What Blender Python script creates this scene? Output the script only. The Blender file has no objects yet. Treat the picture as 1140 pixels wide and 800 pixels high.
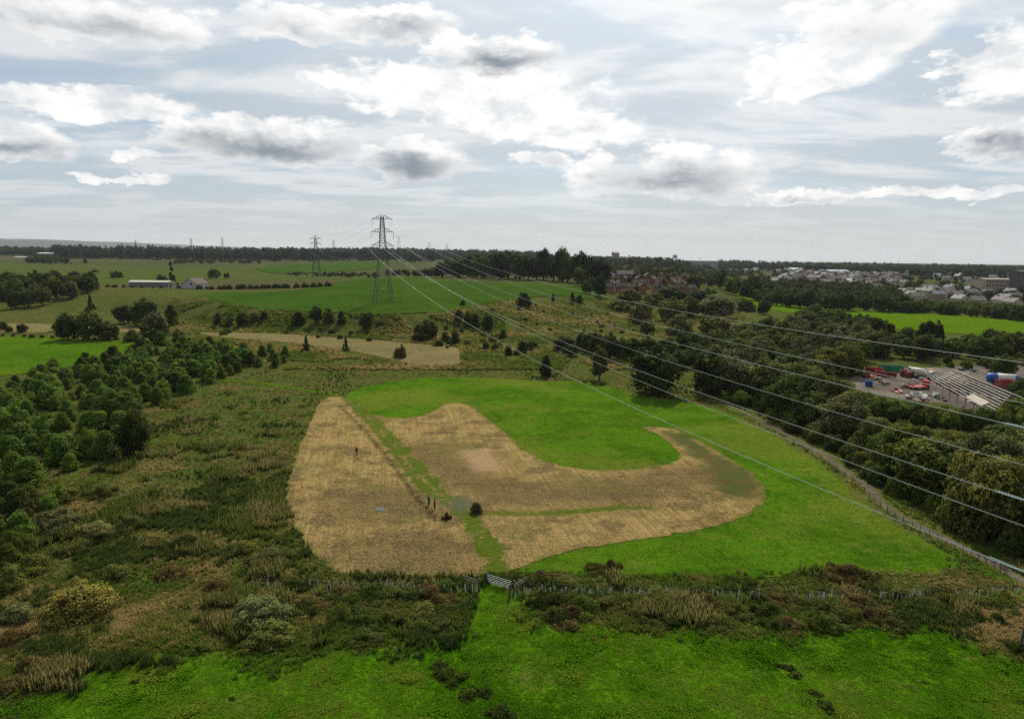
import bpy, bmesh, math, random
import numpy as np
from mathutils import Vector, Matrix, Quaternion
from mathutils.geometry import delaunay_2d_cdt

rad = math.radians
sc = bpy.context.scene
col = sc.collection
rng = np.random.default_rng(7)
random.seed(7)

# ------------------------------------------------------------------ camera, sky, sun, exposure
F = 760.0; CAMH = 40.0; PITCH = rad(8.83); ROLL = rad(0.6)      # drone camera, 24 mm equivalent
ROT = Matrix.Rotation(math.pi / 2 - PITCH, 3, 'X') @ Matrix.Rotation(ROLL, 3, 'Z')
cam_d = bpy.data.cameras.new('camera')
cam_d.sensor_width = 36.0; cam_d.lens = 36.0 * F / 1140.0
cam_d.clip_start = 0.5; cam_d.clip_end = 60000
cam = bpy.data.objects.new('camera', cam_d); col.objects.link(cam)
cam.matrix_world = Matrix.Translation((0, 0, CAMH)) @ ROT.to_4x4()
sc.camera = cam
RN = np.array(ROT)

SUN_AZ = rad(8.0); SUN_EL = rad(43.0); SUN_STRENGTH = 5.0
SKY_STRENGTH = 0.1
EXPOSURE = 0.0
to_sun = Vector((math.sin(SUN_AZ) * math.cos(SUN_EL), math.cos(SUN_AZ) * math.cos(SUN_EL), math.sin(SUN_EL)))
sd_ = bpy.data.lights.new('sun', 'SUN'); sd_.energy = SUN_STRENGTH; sd_.angle = rad(0.6); sd_.color = (1.0, 0.93, 0.80)
so = bpy.data.objects.new('sun', sd_); col.objects.link(so)
so.rotation_euler = to_sun.to_track_quat('Z', 'Y').to_euler(); so.location = (0, 0, 300)

vs = sc.view_settings
vs.view_transform = 'Standard'; vs.look = 'None'; vs.gamma = 1.0; vs.exposure = EXPOSURE; vs.use_curve_mapping = False

# ------------------------------------------------------------------ node helpers
def N(nt, typ, ins=None, **props):
    n = nt.nodes.new(typ)
    for k, v in props.items(): setattr(n, k, v)
    for k, v in (ins or {}).items():
        s = n.inputs[k]
        if isinstance(v, bpy.types.NodeSocket): nt.links.new(v, s)
        elif v is not None: s.default_value = v
    return n
def M_(nt, op, a, b=None, c=None, clamp=False):
    n = N(nt, 'ShaderNodeMath', {0: a, 1: b, 2: c}, operation=op, use_clamp=clamp); return n.outputs[0]
def VM(nt, op, a, b=None):
    n = N(nt, 'ShaderNodeVectorMath', {0: a, 1: b}, operation=op)
    return n.outputs['Value'] if op in ('LENGTH', 'DOT_PRODUCT', 'DISTANCE') else n.outputs['Vector']
def MIX(nt, f, a, b, mode='MIX'):
    n = nt.nodes.new('ShaderNodeMix'); n.data_type = 'RGBA'; n.blend_type = mode; n.clamp_factor = True
    for i, v in ((0, f), (6, a), (7, b)):
        s = n.inputs[i]
        if isinstance(v, bpy.types.NodeSocket): nt.links.new(v, s)
        elif i == 0: s.default_value = v
        else: s.default_value = (*v, 1.0) if len(v) == 3 else v
    return n.outputs[2]
def STEP(nt, x, a, b):
    n = N(nt, 'ShaderNodeMapRange', {'Value': x, 'From Min': a, 'From Max': b}, interpolation_type='SMOOTHSTEP'); return n.outputs[0]
def LIN(nt, x, a, b, c=0.0, d=1.0):
    n = N(nt, 'ShaderNodeMapRange', {'Value': x, 'From Min': a, 'From Max': b, 'To Min': c, 'To Max': d}); return n.outputs[0]
def NOISE(nt, vec, scale, detail=4.0, rough=0.55, dist=0.0):
    n = N(nt, 'ShaderNodeTexNoise', {'Vector': vec, 'Scale': scale, 'Detail': detail, 'Roughness': rough, 'Distortion': dist}); return n.outputs['Fac']
def SCALE(nt, vec, s, rot=0.0):
    n = N(nt, 'ShaderNodeMapping', {'Vector': vec, 'Scale': s, 'Rotation': (0, 0, rot)}); return n.outputs[0]
def ROTS(nt, vec, rot, s): return SCALE(nt, SCALE(nt, vec, (1, 1, 1), rot), s)
def ATT(nt, name, typ='GEOMETRY'):
    n = N(nt, 'ShaderNodeAttribute', attribute_type=typ, attribute_name=name); return n
def new_mat(name):
    m = bpy.data.materials.new(name); m.use_nodes = True; nt = m.node_tree; nt.nodes.clear(); return m, nt
def finish(nt, colr, rough=0.9, bump=None, bstr=0.3, bdist=0.1, transl=0.0, metal=0.0, spec=0.25):
    ins = {'Base Color': colr if isinstance(colr, bpy.types.NodeSocket) else (*colr, 1.0), 'Roughness': rough, 'Metallic': metal, 'Specular IOR Level': spec}
    p = N(nt, 'ShaderNodeBsdfPrincipled', ins)
    if bump is not None:
        b = N(nt, 'ShaderNodeBump', {'Height': bump, 'Strength': bstr, 'Distance': bdist}); nt.links.new(b.outputs[0], p.inputs['Normal'])
    s = p.outputs[0]
    if transl:
        t = N(nt, 'ShaderNodeBsdfTranslucent', {'Color': ins['Base Color']})
        s = N(nt, 'ShaderNodeMixShader', {0: transl, 1: s, 2: t.outputs[0]}).outputs[0]
    o = N(nt, 'ShaderNodeOutputMaterial', {'Surface': s})
    return p

# ------------------------------------------------------------------ camera geometry helpers (world positions)
def rayd(px, py):
    v = np.stack([(np.asarray(px, float) - 570) / F, -(np.asarray(py, float) - 400) / F, -np.ones_like(np.asarray(px, float))], -1)
    return v @ RN.T
def project(P):
    v = (np.asarray(P, float) - [0, 0, CAMH]) @ RN
    return 570 + F * v[..., 0] / -v[..., 2], 400 - F * v[..., 1] / -v[..., 2], -v[..., 2]
def azel(px, py):
    d = rayd(px, py); d = d / np.linalg.norm(d); return math.atan2(d[0], d[1]), math.asin(d[2])

# ------------------------------------------------------------------ world sky with cloud
w = bpy.data.worlds.new('World'); sc.world = w; w.use_nodes = True
nt = w.node_tree; nt.nodes.clear()
dirv = N(nt, 'ShaderNodeTexCoord').outputs['Generated']
dirn = VM(nt, 'NORMALIZE', dirv)
sep = N(nt, 'ShaderNodeSeparateXYZ', {0: dirn})
X, Y, Z = sep.outputs
AZ = M_(nt, 'ARCTAN2', X, Y); EL = M_(nt, 'ARCSINE', Z)
sky = N(nt, 'ShaderNodeTexSky', sky_type='NISHITA', sun_disc=False, sun_elevation=SUN_EL, sun_rotation=SUN_AZ, altitude=80.0, air_density=1.0, dust_density=1.6, ozone_density=1.0).outputs[0]
ae = N(nt, 'ShaderNodeCombineXYZ', {0: AZ, 1: EL, 2: 0.0}).outputs[0]
zc = M_(nt, 'ADD', M_(nt, 'MAXIMUM', Z, 0.0), 0.10)
pl = N(nt, 'ShaderNodeCombineXYZ', {0: M_(nt, 'DIVIDE', X, zc), 1: M_(nt, 'DIVIDE', Y, zc), 2: 0.0}).outputs[0]
S = 10.0 * 1.0                                       # cloud radiance is given as display value x 10 (background strength is 0.1)
def V3(r, g, b): return (r * S, g * S, b * S)
# warp so that outlines billow
wn = N(nt, 'ShaderNodeTexNoise', {'Vector': SCALE(nt, ae, (1, 1.9, 1)), 'Scale': 15.0, 'Detail': 7.0, 'Roughness': 0.6})
warp = VM(nt, 'MULTIPLY', VM(nt, 'SUBTRACT', wn.outputs['Color'], (0.5, 0.5, 0.5)), (0.12, 0.06, 0.0))
aew = VM(nt, 'ADD', ae, warp)
fine = wn.outputs['Fac']
# cloud brightens towards the veiled sun above the frame
sdot = VM(nt, 'DOT_PRODUCT', dirn, tuple(to_sun))
glow = M_(nt, 'POWER', LIN(nt, sdot, 0.72, 1.0, 0.0, 1.0), 1.5)
gl3 = N(nt, 'ShaderNodeCombineXYZ', {0: glow, 1: glow, 2: glow}).outputs[0]
hz = STEP(nt, Z, 0.13, 0.0)
# thin high veil over pale blue
veil_n = NOISE(nt, SCALE(nt, pl, (0.5, 0.95, 1), 0.35), 1.0, 4.0, 0.6, 0.3)
veil = M_(nt, 'MAXIMUM', STEP(nt, veil_n, 0.28, 0.56), M_(nt, 'MULTIPLY', hz, 0.97))
blue = MIX(nt, 0.6, sky, V3(0.30, 0.47, 0.64))
vc = MIX(nt, hz, V3(0.53, 0.595, 0.655), V3(0.625, 0.64, 0.635))
base = MIX(nt, M_(nt, 'MULTIPLY', veil, 0.9), blue, vc)
base = VM(nt, 'ADD', base, VM(nt, 'MULTIPLY', gl3, V3(0.32, 0.31, 0.29)))
# drifting stratocumulus: white rims, grey hearts
sn = NOISE(nt, SCALE(nt, pl, (0.7, 1.2, 1), -0.2), 1.3, 8.0, 0.57, 0.25)
sm = M_(nt, 'MULTIPLY', STEP(nt, sn, 0.44, 0.62), M_(nt, 'SUBTRACT', 1.0, M_(nt, 'MULTIPLY', hz, 0.85)))
scol = MIX(nt, M_(nt, 'MULTIPLY', STEP(nt, sn, 0.56, 0.74), 0.7), V3(0.85, 0.86, 0.87), V3(0.45, 0.49, 0.54))
scol = VM(nt, 'ADD', scol, VM(nt, 'MULTIPLY', gl3, V3(0.33, 0.32, 0.30)))
base = MIX(nt, M_(nt, 'MULTIPLY', sm, 0.85), base, scol)
# cumulus seen in the photograph: px, py, half width, half height, darkness of the heart
CLOUDS = [(292, 155, 125, 26, 0.95), (455, 174, 70, 28, 1.0), (552, 60, 85, 26, 0.95), (745, 192, 125, 34, 0.8), (15, 158, 75, 24, 0.8), (150, 171, 28, 9, 0.1), (135, 198, 60, 6, 0.1),
          (612, 179, 40, 9, 0.35), (900, 78, 105, 34, 0.15), (965, 25, 105, 46, 0.3), (1105, 72, 72, 44, 0.15), (1125, 155, 75, 22, 0.75), (893, 216, 75, 8, 0.4), (610, 143, 115, 24, 0.0),
          (70, 112, 170, 20, 0.0), (110, 24, 150, 26, 0.6), (438, 26, 80, 22, 0.7), (330, 25, 100, 26, 0.4), (1060, 213, 130, 8, 0.1), (520, 105, 180, 36, 0.0)]
Dm = None; Km = None
for (cx, cy, hw, hh, dk) in CLOUDS:
    a0, e0 = azel(cx, cy); a1, _ = azel(cx + hw, cy); _, e1 = azel(cx, cy - hh)
    wv = (1.0 / abs(a1 - a0), 1.0 / abs(e1 - e0), 0.0)
    L = VM(nt, 'LENGTH', VM(nt, 'MULTIPLY', VM(nt, 'SUBTRACT', aew, (a0, e0, 0.0)), wv))
    Dm = L if Dm is None else M_(nt, 'MINIMUM', Dm, L)
    if dk > 0.2:
        L2 = VM(nt, 'LENGTH', VM(nt, 'MULTIPLY', VM(nt, 'SUBTRACT', aew, (a0 + 0.05 / wv[0], e0 - 0.30 / wv[1], 0.0)), (wv[0] * 0.92, wv[1] * 1.25, 0.0)))
        k = M_(nt, 'MULTIPLY', M_(nt, 'SUBTRACT', 1.0, L2), dk)
        Km = k if Km is None else M_(nt, 'MAXIMUM', Km, k)
dens = M_(nt, 'ADD', M_(nt, 'SUBTRACT', 1.0, Dm), M_(nt, 'MULTIPLY', M_(nt, 'SUBTRACT', fine, 0.5), 1.3))
cm = STEP(nt, dens, -0.06, 0.26)
kd = M_(nt, 'ADD', Km, M_(nt, 'MULTIPLY', M_(nt, 'SUBTRACT', fine, 0.5), 1.1))
ck = STEP(nt, kd, -0.06, 0.95)
lum = MIX(nt, STEP(nt, fine, 0.32, 0.62), V3(0.70, 0.73, 0.76), V3(1.06, 1.05, 1.03))
lum = VM(nt, 'ADD', lum, VM(nt, 'MULTIPLY', gl3, V3(0.3, 0.29, 0.27)))
ccol = MIX(nt, ck, lum, V3(0.25, 0.29, 0.34))
base = MIX(nt, M_(nt, 'MULTIPLY', cm, 0.93), base, ccol)
# below the horizon: dull ground tone, hidden by the terrain
base = MIX(nt, STEP(nt, Z, -0.01, -0.05), base, V3(0.10, 0.11, 0.07))
away = LIN(nt, sdot, -0.5, 0.55, 0.36, 1.0)  # dims the unseen sky behind the camera, to lower fill light
base = VM(nt, 'MULTIPLY', base, N(nt, 'ShaderNodeCombineXYZ', {0: away, 1: away, 2: away}).outputs[0])
bg = N(nt, 'ShaderNodeBackground', {'Color': base, 'Strength': SKY_STRENGTH})
N(nt, 'ShaderNodeOutputWorld', {'Surface': bg.outputs[0]})
w.cycles.sampling_method = 'MANUAL'; w.cycles.sample_map_resolution = 256
cy = sc.cycles; cy.max_bounces = 5; cy.diffuse_bounces = 2; cy.glossy_bounces = 2; cy.transmission_bounces = 3; cy.volume_bounces = 0; cy.transparent_max_bounces = 4; cy.use_denoising = False; cy.pixel_filter_type = 'BLACKMAN_HARRIS'; cy.filter_width = 1.2
cy.sample_clamp_indirect = 1.5; cy.sample_clamp_direct = 4.0
cy.caustics_reflective = False; cy.caustics_refractive = False

# ------------------------------------------------------------------ terrain
def sstep(x, a, b):
    t = np.clip((np.asarray(x, float) - a) / (b - a), 0, 1); return t * t * (3 - 2 * t)
def seg_dist(P, A, B):
    AB = B - A; t = np.clip(((P - A) @ AB) / max(AB @ AB, 1e-9), 0, 1)
    return np.linalg.norm(P - (A + t[:, None] * AB), axis=1)
def line_dist(P, pts):
    pts = np.asarray(pts, float); d = np.full(len(P), 1e9)
    for a, b in zip(pts[:-1], pts[1:]): d = np.minimum(d, seg_dist(P, a, b))
    return d
def inside(P, poly):
    poly = np.asarray(poly, float); r = np.zeros(len(P), bool); n = len(poly)
    for i in range(n):
        x1, y1 = poly[i]; x2, y2 = poly[(i + 1) % n]
        if y1 == y2: continue
        c = ((y1 > P[:, 1]) != (y2 > P[:, 1])) & (P[:, 0] < (x2 - x1) * (P[:, 1] - y1) / (y2 - y1) + x1); r ^= c
    return r
def sdf(P, poly):                                   # positive inside
    poly = np.asarray(poly, float); d = line_dist(P, np.vstack([poly, poly[:1]]))
    return np.where(inside(P, poly), d, -d)
PLATEAU = [(-9000, 900), (-420, 470), (-300, 440), (-215, 405), (-130, 338), (-95, 326), (-45, 324), (-28, 330), (0, 352), (40, 405), (75, 470), (105, 520), (160, 545), (190, 620), (260, 900), (500, 2200), (500, 20000), (-9000, 20000)]
def height(x, y):
    x = np.asarray(x, float); y = np.asarray(y, float); sh = x.shape
    P = np.stack([x.ravel(), y.ravel()], 1); xx, yy = P[:, 0], P[:, 1]
    s = sdf(P, PLATEAU)
    wdt = 12 + 48 * sstep(xx, -40, 110) + 30 * sstep(xx, -180, -320)
    m = sstep(s / wdt, -1, 1)
    r = np.hypot(xx, yy); ratio = xx / np.maximum(yy, 1.0)
    zin = 10.2 + 5.2 * sstep(yy, 330, 480) * sstep(xx, -250, -90) + 1.5 * sstep(xx, -60, -250) * sstep(yy, 480, 900)
    z = zin * m
    left = sstep(ratio, 0.25, -0.35)
    z += left * 17 * sstep(yy, 650, 3000) + (1 - left) * 6 * sstep(yy, 700, 3000)
    z += 3.0 * sstep(yy, 300, 560) * (1 - m)
    z += 2.2 * sstep(yy, 215, 315) * (1 - m) * sstep(xx, 120, -20)
    z -= 75 * sstep(yy, 3300, 5200) * (1 - left) + 60 * sstep(yy, 4600, 6500) * left
    # wooded ridge behind the pylon field, low hills at the far left
    z += 26 * np.exp(-(((xx + 330) / 420) ** 2 + ((yy - 3000) / 600) ** 2)) + 12 * np.exp(-(((xx + 1300) / 600) ** 2 + ((yy - 2600) / 500) ** 2))
    # gentle undulation
    a = sstep(r, 60, 200)
    z += a * (0.35 * np.sin(xx / 17 + 1.3) * np.sin(yy / 23) + 0.25 * np.sin((xx + yy) / 11.0 + 0.7) * np.sin((xx - yy) / 19)) * (1 - 0.6 * m)
    z += 1.6 * sstep(r, 500, 900) * np.sin(xx / 140 + 2) * np.sin(yy / 170)
    return z.reshape(sh)
def GP(px, py, off=0.0):
    """point on the terrain seen at photo pixel(s)"""
    px = np.atleast_1d(np.asarray(px, float)); py = np.atleast_1d(np.asarray(py, float))
    d = rayd(px, py); n = len(px); dz = np.minimum(d[:, 2], -1e-4)
    lo = np.clip((39.0 - CAMH) / dz, 25, 9000); hi = np.clip((-6.0 - CAMH) / dz, 40, 14000)
    for lev, m in enumerate((160, 24, 24)):
        k = np.linspace(0, 1, m)[None, :]
        t = lo[:, None] * (hi / lo)[:, None] ** k
        Q = t[..., None] * d[:, None, :]; b = (CAMH + Q[..., 2]) < height(Q[..., 0], Q[..., 1]) + off
        b[:, -1] = True; i = np.maximum(b.argmax(1), 1); r_ = np.arange(n); lo, hi = t[r_, i - 1], t[r_, i]
    P = hi[:, None] * d; P[:, 2] = height(P[:, 0], P[:, 1]); return P
def GP1(px, py): return GP([px], [py])[0]
def GPL(pts): pts = np.asarray(pts, float); return GP(pts[:, 0], pts[:, 1])
def ATZ(px, py, z):
    d = rayd(px, py); return np.array([0, 0, CAMH]) + d * ((z - CAMH) / d[2])
def ATD(px, py, D): return np.array([0, 0, CAMH]) + rayd(px, py) * D
def hz1(x, y): return float(height(np.array([x]), np.array([y]))[0])
def depth_of(P): return project(P)[2]

# ------------------------------------------------------------------ object helpers
def tag(o, label=None, cat=None, group=None, kind=None):
    if label: o['label'] = label
    if cat: o['category'] = cat
    if group: o['group'] = group
    if kind: o['kind'] = kind
    return o
def link(o, parent=None):
    col.objects.link(o)
    if parent is not None: o.parent = parent
    return o
def empty(name, loc=(0, 0, 0), rz=0.0):
    o = bpy.data.objects.new(name, None); col.objects.link(o); o.empty_display_size = 0.3
    o.location = loc; o.rotation_euler = (0, 0, rz); return o
def mobj(name, me, parent=None, mat=None):
    o = bpy.data.objects.new(name, me)
    if mat is not None and not me.materials: me.materials.append(mat)
    return link(o, parent)
def mesh_from(name, verts, faces, mat=None, smooth=False):
    me = bpy.data.meshes.new(name); me.from_pydata([tuple(map(float, v)) for v in verts], [], [tuple(map(int, f)) for f in faces]); me.update()
    if mat is not None: me.materials.append(mat)
    if smooth: me.polygons.foreach_set('use_smooth', np.ones(len(me.polygons), bool))
    return me
def fattr(me, name, vals, dom='POINT'):
    a = me.attributes.new(name, 'FLOAT', dom); a.data.foreach_set('value', np.asarray(vals, np.float32)); return a
class MB:
    """collects boxes, bars and tubes into one mesh"""
    def __init__(s): s.v = []; s.f = []; s.m = []
    def add(s, vs, fs, m=0):
        o = len(s.v); s.v += [tuple(map(float, v)) for v in vs]; s.f += [tuple(i + o for i in f) for f in fs]; s.m += [m] * len(fs); return s
    def box(s, c, d, rz=0.0, m=0):
        x, y, z = d[0] / 2, d[1] / 2, d[2] / 2; ca, sa = math.cos(rz), math.sin(rz); vs = []
        for k in (-z, z):
            for (i, j) in ((-x, -y), (x, -y), (x, y), (-x, y)): vs.append((c[0] + i * ca - j * sa, c[1] + i * sa + j * ca, c[2] + k))
        return s.add(vs, [(3, 2, 1, 0), (4, 5, 6, 7), (0, 1, 5, 4), (1, 2, 6, 5), (2, 3, 7, 6), (3, 0, 4, 7)], m)
    def tube(s, pts, rads, n=6, caps=True, m=0):
        pts = [Vector(p) for p in pts]
        if not isinstance(rads, (list, tuple, np.ndarray)): rads = [rads] * len(pts)
        rings = []
        for i, p in enumerate(pts):
            t = (pts[min(i + 1, len(pts) - 1)] - pts[max(i - 1, 0)]).normalized()
            a = Vector((0, 0, 1)) if abs(t.z) < 0.9 else Vector((1, 0, 0))
            u = t.cross(a).normalized(); v = t.cross(u)
            rings.append([p + (u * math.cos(2 * math.pi * k / n) + v * math.sin(2 * math.pi * k / n)) * rads[i] for k in range(n)])
        vs = [q for r_ in rings for q in r_]; fs = []
        for i in range(len(pts) - 1):
            for k in range(n): a, b = i * n + k, i * n + (k + 1) % n; fs.append((a, b, b + n, a + n))
        if caps: fs.append(tuple(range(n))[::-1]); fs.append(tuple(range((len(pts) - 1) * n, len(pts) * n)))
        return s.add(vs, fs, m)
    def bar(s, a, b, w, m=0): return s.tube([a, b], w / 2 * 1.3, 4, True, m)
    def mesh(s, name, mats, smooth=False):
        me = mesh_from(name, s.v, s.f)
        for k in (mats if isinstance(mats, (list, tuple)) else [mats]): me.materials.append(k)
        if any(s.m): me.polygons.foreach_set('material_index', s.m)
        if smooth: me.polygons.foreach_set('use_smooth', np.ones(len(me.polygons), bool))
        return me
    def build(s, name, mats, parent=None, smooth=False): return mobj(name, s.mesh(name, mats, smooth), parent)
def copy_tree(o, parent=None):
    c = o.copy(); col.objects.link(c)
    if parent is not None: c.parent = parent
    for ch in o.children: copy_tree(ch, c)
    return c

# ------------------------------------------------------------------ materials: plain
def plain(name, c, rough=0.7, var=0.25, scale=2.0, metal=0.0, use_color=False, spec=0.3):
    m, nt = new_mat(name)
    g = N(nt, 'ShaderNodeNewGeometry').outputs['Position'] if not use_color else N(nt, 'ShaderNodeTexCoord').outputs['Object']
    n = NOISE(nt, g, scale, 5.0, 0.6)
    cc = (*c, 1.0)
    if use_color:
        oc = N(nt, 'ShaderNodeObjectInfo').outputs['Color']; cc = MIX(nt, 1.0, oc, c, 'MULTIPLY')
    v = LIN(nt, n, 0.25, 0.75, 1 - var, 1 + var)
    out = VM(nt, 'MULTIPLY', cc if isinstance(cc, bpy.types.NodeSocket) else cc[:3], N(nt, 'ShaderNodeCombineXYZ', {0: v, 1: v, 2: v}).outputs[0])
    finish(nt, out, rough, metal=metal, spec=spec); return m
MT = {}
MT['steel'] = plain('galvanised_steel', (0.10, 0.105, 0.11), 0.6, 0.25, 1.5, 0.3)
MT['wire'] = plain('aluminium_wire', (0.55, 0.55, 0.55), 0.42, 0.06, 1.0, 0.6)
MT['insul'] = plain('glazed_insulator', (0.36, 0.45, 0.45), 0.3, 0.1, 3.0)
MT['wood'] = plain('weathered_timber', (0.15, 0.105, 0.075), 0.9, 0.35, 4.0)
MT['palewood'] = plain('pale_timber', (0.19, 0.165, 0.135), 0.85, 0.25, 4.0)
MT['bark'] = plain('bark', (0.075, 0.06, 0.045), 0.95, 0.35, 3.0)
MT['guard'] = plain('guard_plastic', (0.54, 0.58, 0.52), 0.5, 0.25, 5.0)
MT['galv'] = plain('bright_galvanised_gate', (0.24, 0.28, 0.26), 0.5, 0.15, 3.0, 0.2)
MT['roof'] = plain('roof_tile', (0.5, 0.5, 0.5), 0.85, 0.25, 1.2, use_color=True)
MT['wall'] = plain('brick_wall', (0.5, 0.5, 0.5), 0.9, 0.22, 0.9, use_color=True)
MT['paint'] = plain('vehicle_paint', (0.5, 0.5, 0.5), 0.5, 0.18, 1.2, use_color=True)
MT['glass'] = plain('dark_window_glass', (0.03, 0.035, 0.04), 0.1, 0.1, 1.0, spec=0.6)
MT['frame'] = plain('white_window_frame', (0.7, 0.7, 0.68), 0.6, 0.05)
MT['rubber'] = plain('tyre_rubber', (0.02, 0.02, 0.02), 0.9, 0.2)
MT['sheet'] = plain('pale_sheeting', (0.36, 0.35, 0.31), 0.6, 0.12, 0.6)
MT['rust'] = plain('rusty_iron', (0.13, 0.06, 0.035), 0.9, 0.4, 2.0)

# leaves: crown colour comes from the object, light and dark sprays from the mesh
def leaf_material(name, transl):
    m, nt = new_mat(name)
    oi = N(nt, 'ShaderNodeObjectInfo')
    t = ATT(nt, 'tint').outputs['Fac']
    r = LIN(nt, oi.outputs['Random'], 0, 1, 0.85, 1.15)
    k = M_(nt, 'MULTIPLY', t, r)
    c = VM(nt, 'MULTIPLY', oi.outputs['Color'], N(nt, 'ShaderNodeCombineXYZ', {0: k, 1: k, 2: k}).outputs[0])
    yel = MIX(nt, STEP(nt, t, 0.95, 1.6), c, VM(nt, 'MULTIPLY', c, (1.35, 1.12, 0.8)))
    finish(nt, yel, 0.8, transl=transl, spec=0.04); return m
MT['leaf'] = leaf_material('foliage', 0.28)
def tuft_material(name, cols):
    m, nt = new_mat(name)
    t = ATT(nt, 'tint', 'INSTANCER').outputs['Fac']
    c = MIX(nt, STEP(nt, t, 0.1, 0.5), cols[0], cols[1]); c = MIX(nt, STEP(nt, t, 0.55, 0.95), c, cols[2])
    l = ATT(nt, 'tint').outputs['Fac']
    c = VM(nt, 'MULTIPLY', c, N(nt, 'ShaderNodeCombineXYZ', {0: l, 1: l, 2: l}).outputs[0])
    finish(nt, c, 1.0, transl=0.42, spec=0.0); return m

# ------------------------------------------------------------------ ground sheet (polar grid round the viewpoint, out to the horizon)
PASTURE = GPL([(20, 800), (60, 772), (120, 748), (175, 735), (215, 728), (270, 736), (330, 730), (400, 724), (465, 722), (492, 714), (522, 704), (536, 688), (538, 650), (570, 654), (574, 692), (600, 698), (700, 699), (790, 701), (900, 703), (1000, 697), (1045, 702), (1100, 726), (1150, 745), (1330, 860), (1300, 1000), (-120, 1000)])[:, :2]
TONGUE = GPL([(538, 648), (571, 653), (582, 704), (518, 708)])[:, :2]
DRYPATCH = GPL([(1045, 672), (1085, 664), (1150, 662), (1300, 690), (1300, 800), (1140, 735), (1095, 715), (1060, 695)])[:, :2]
def make_ground():
    ang = np.concatenate([np.linspace(-180, -56, 40)[:-1], np.linspace(-56, -42, 24)[:-1], np.arange(-42, 42, 0.19), np.linspace(42, 56, 24)[1:], np.linspace(56, 180, 40)[1:-1]])
    r = [4.0]
    while r[-1] < 45: r.append(r[-1] * 1.12)
    while r[-1] < 14000:
        q = r[-1]; r.append(q + min(max(q * q / 15200 * 1.25, 0.35), 0.035 * q))
    r = np.array(r); na, nr = len(ang), len(r)
    A, Rr = np.meshgrid(np.radians(ang), r); X = np.sin(A) * Rr; Y = np.cos(A) * Rr
    X = X.ravel(); Y = Y.ravel(); Zg = height(X, Y)
    verts = np.stack([X, Y, Zg], 1)
    verts = np.vstack([verts, [[0, 0, float(height(np.array([0.]), np.array([0.]))[0])]]])
    i = np.arange(nr - 1)[:, None] * na; j = np.arange(na)[None, :]; j2 = (j + 1) % na
    f = np.stack([i + j, i + na + j, i + na + j2, i + j2], -1).reshape(-1, 4)[:, ::-1]
    me = bpy.data.meshes.new('ground')
    faces = [tuple(q) for q in f.tolist()] + [(nr * na, int(k), int((k + 1) % na)) for k in range(na)]
    me.from_pydata(verts.tolist(), [], faces); me.update()
    me.polygons.foreach_set('use_smooth', np.ones(len(me.polygons), bool))
    P = verts[:, :2]; near = np.hypot(P[:, 0], P[:, 1]) < 260
    for nm, poly in (('past', PASTURE), ('drypatch', DRYPATCH)):
        d = np.full(len(P), -30.0); d[near] = np.clip(sdf(P[near], poly), -30, 30)
        if nm == 'past': d[near] = np.maximum(d[near], np.clip(sdf(P[near], TONGUE) * 5, -30, 30))
        fattr(me, nm, d)
    bm = bmesh.new(); bm.from_mesh(me); bmesh.ops.recalc_face_normals(bm, faces=bm.faces); bm.to_mesh(me); bm.free()
    if me.polygons[0].normal.z < 0: me.flip_normals()
    return me
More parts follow.
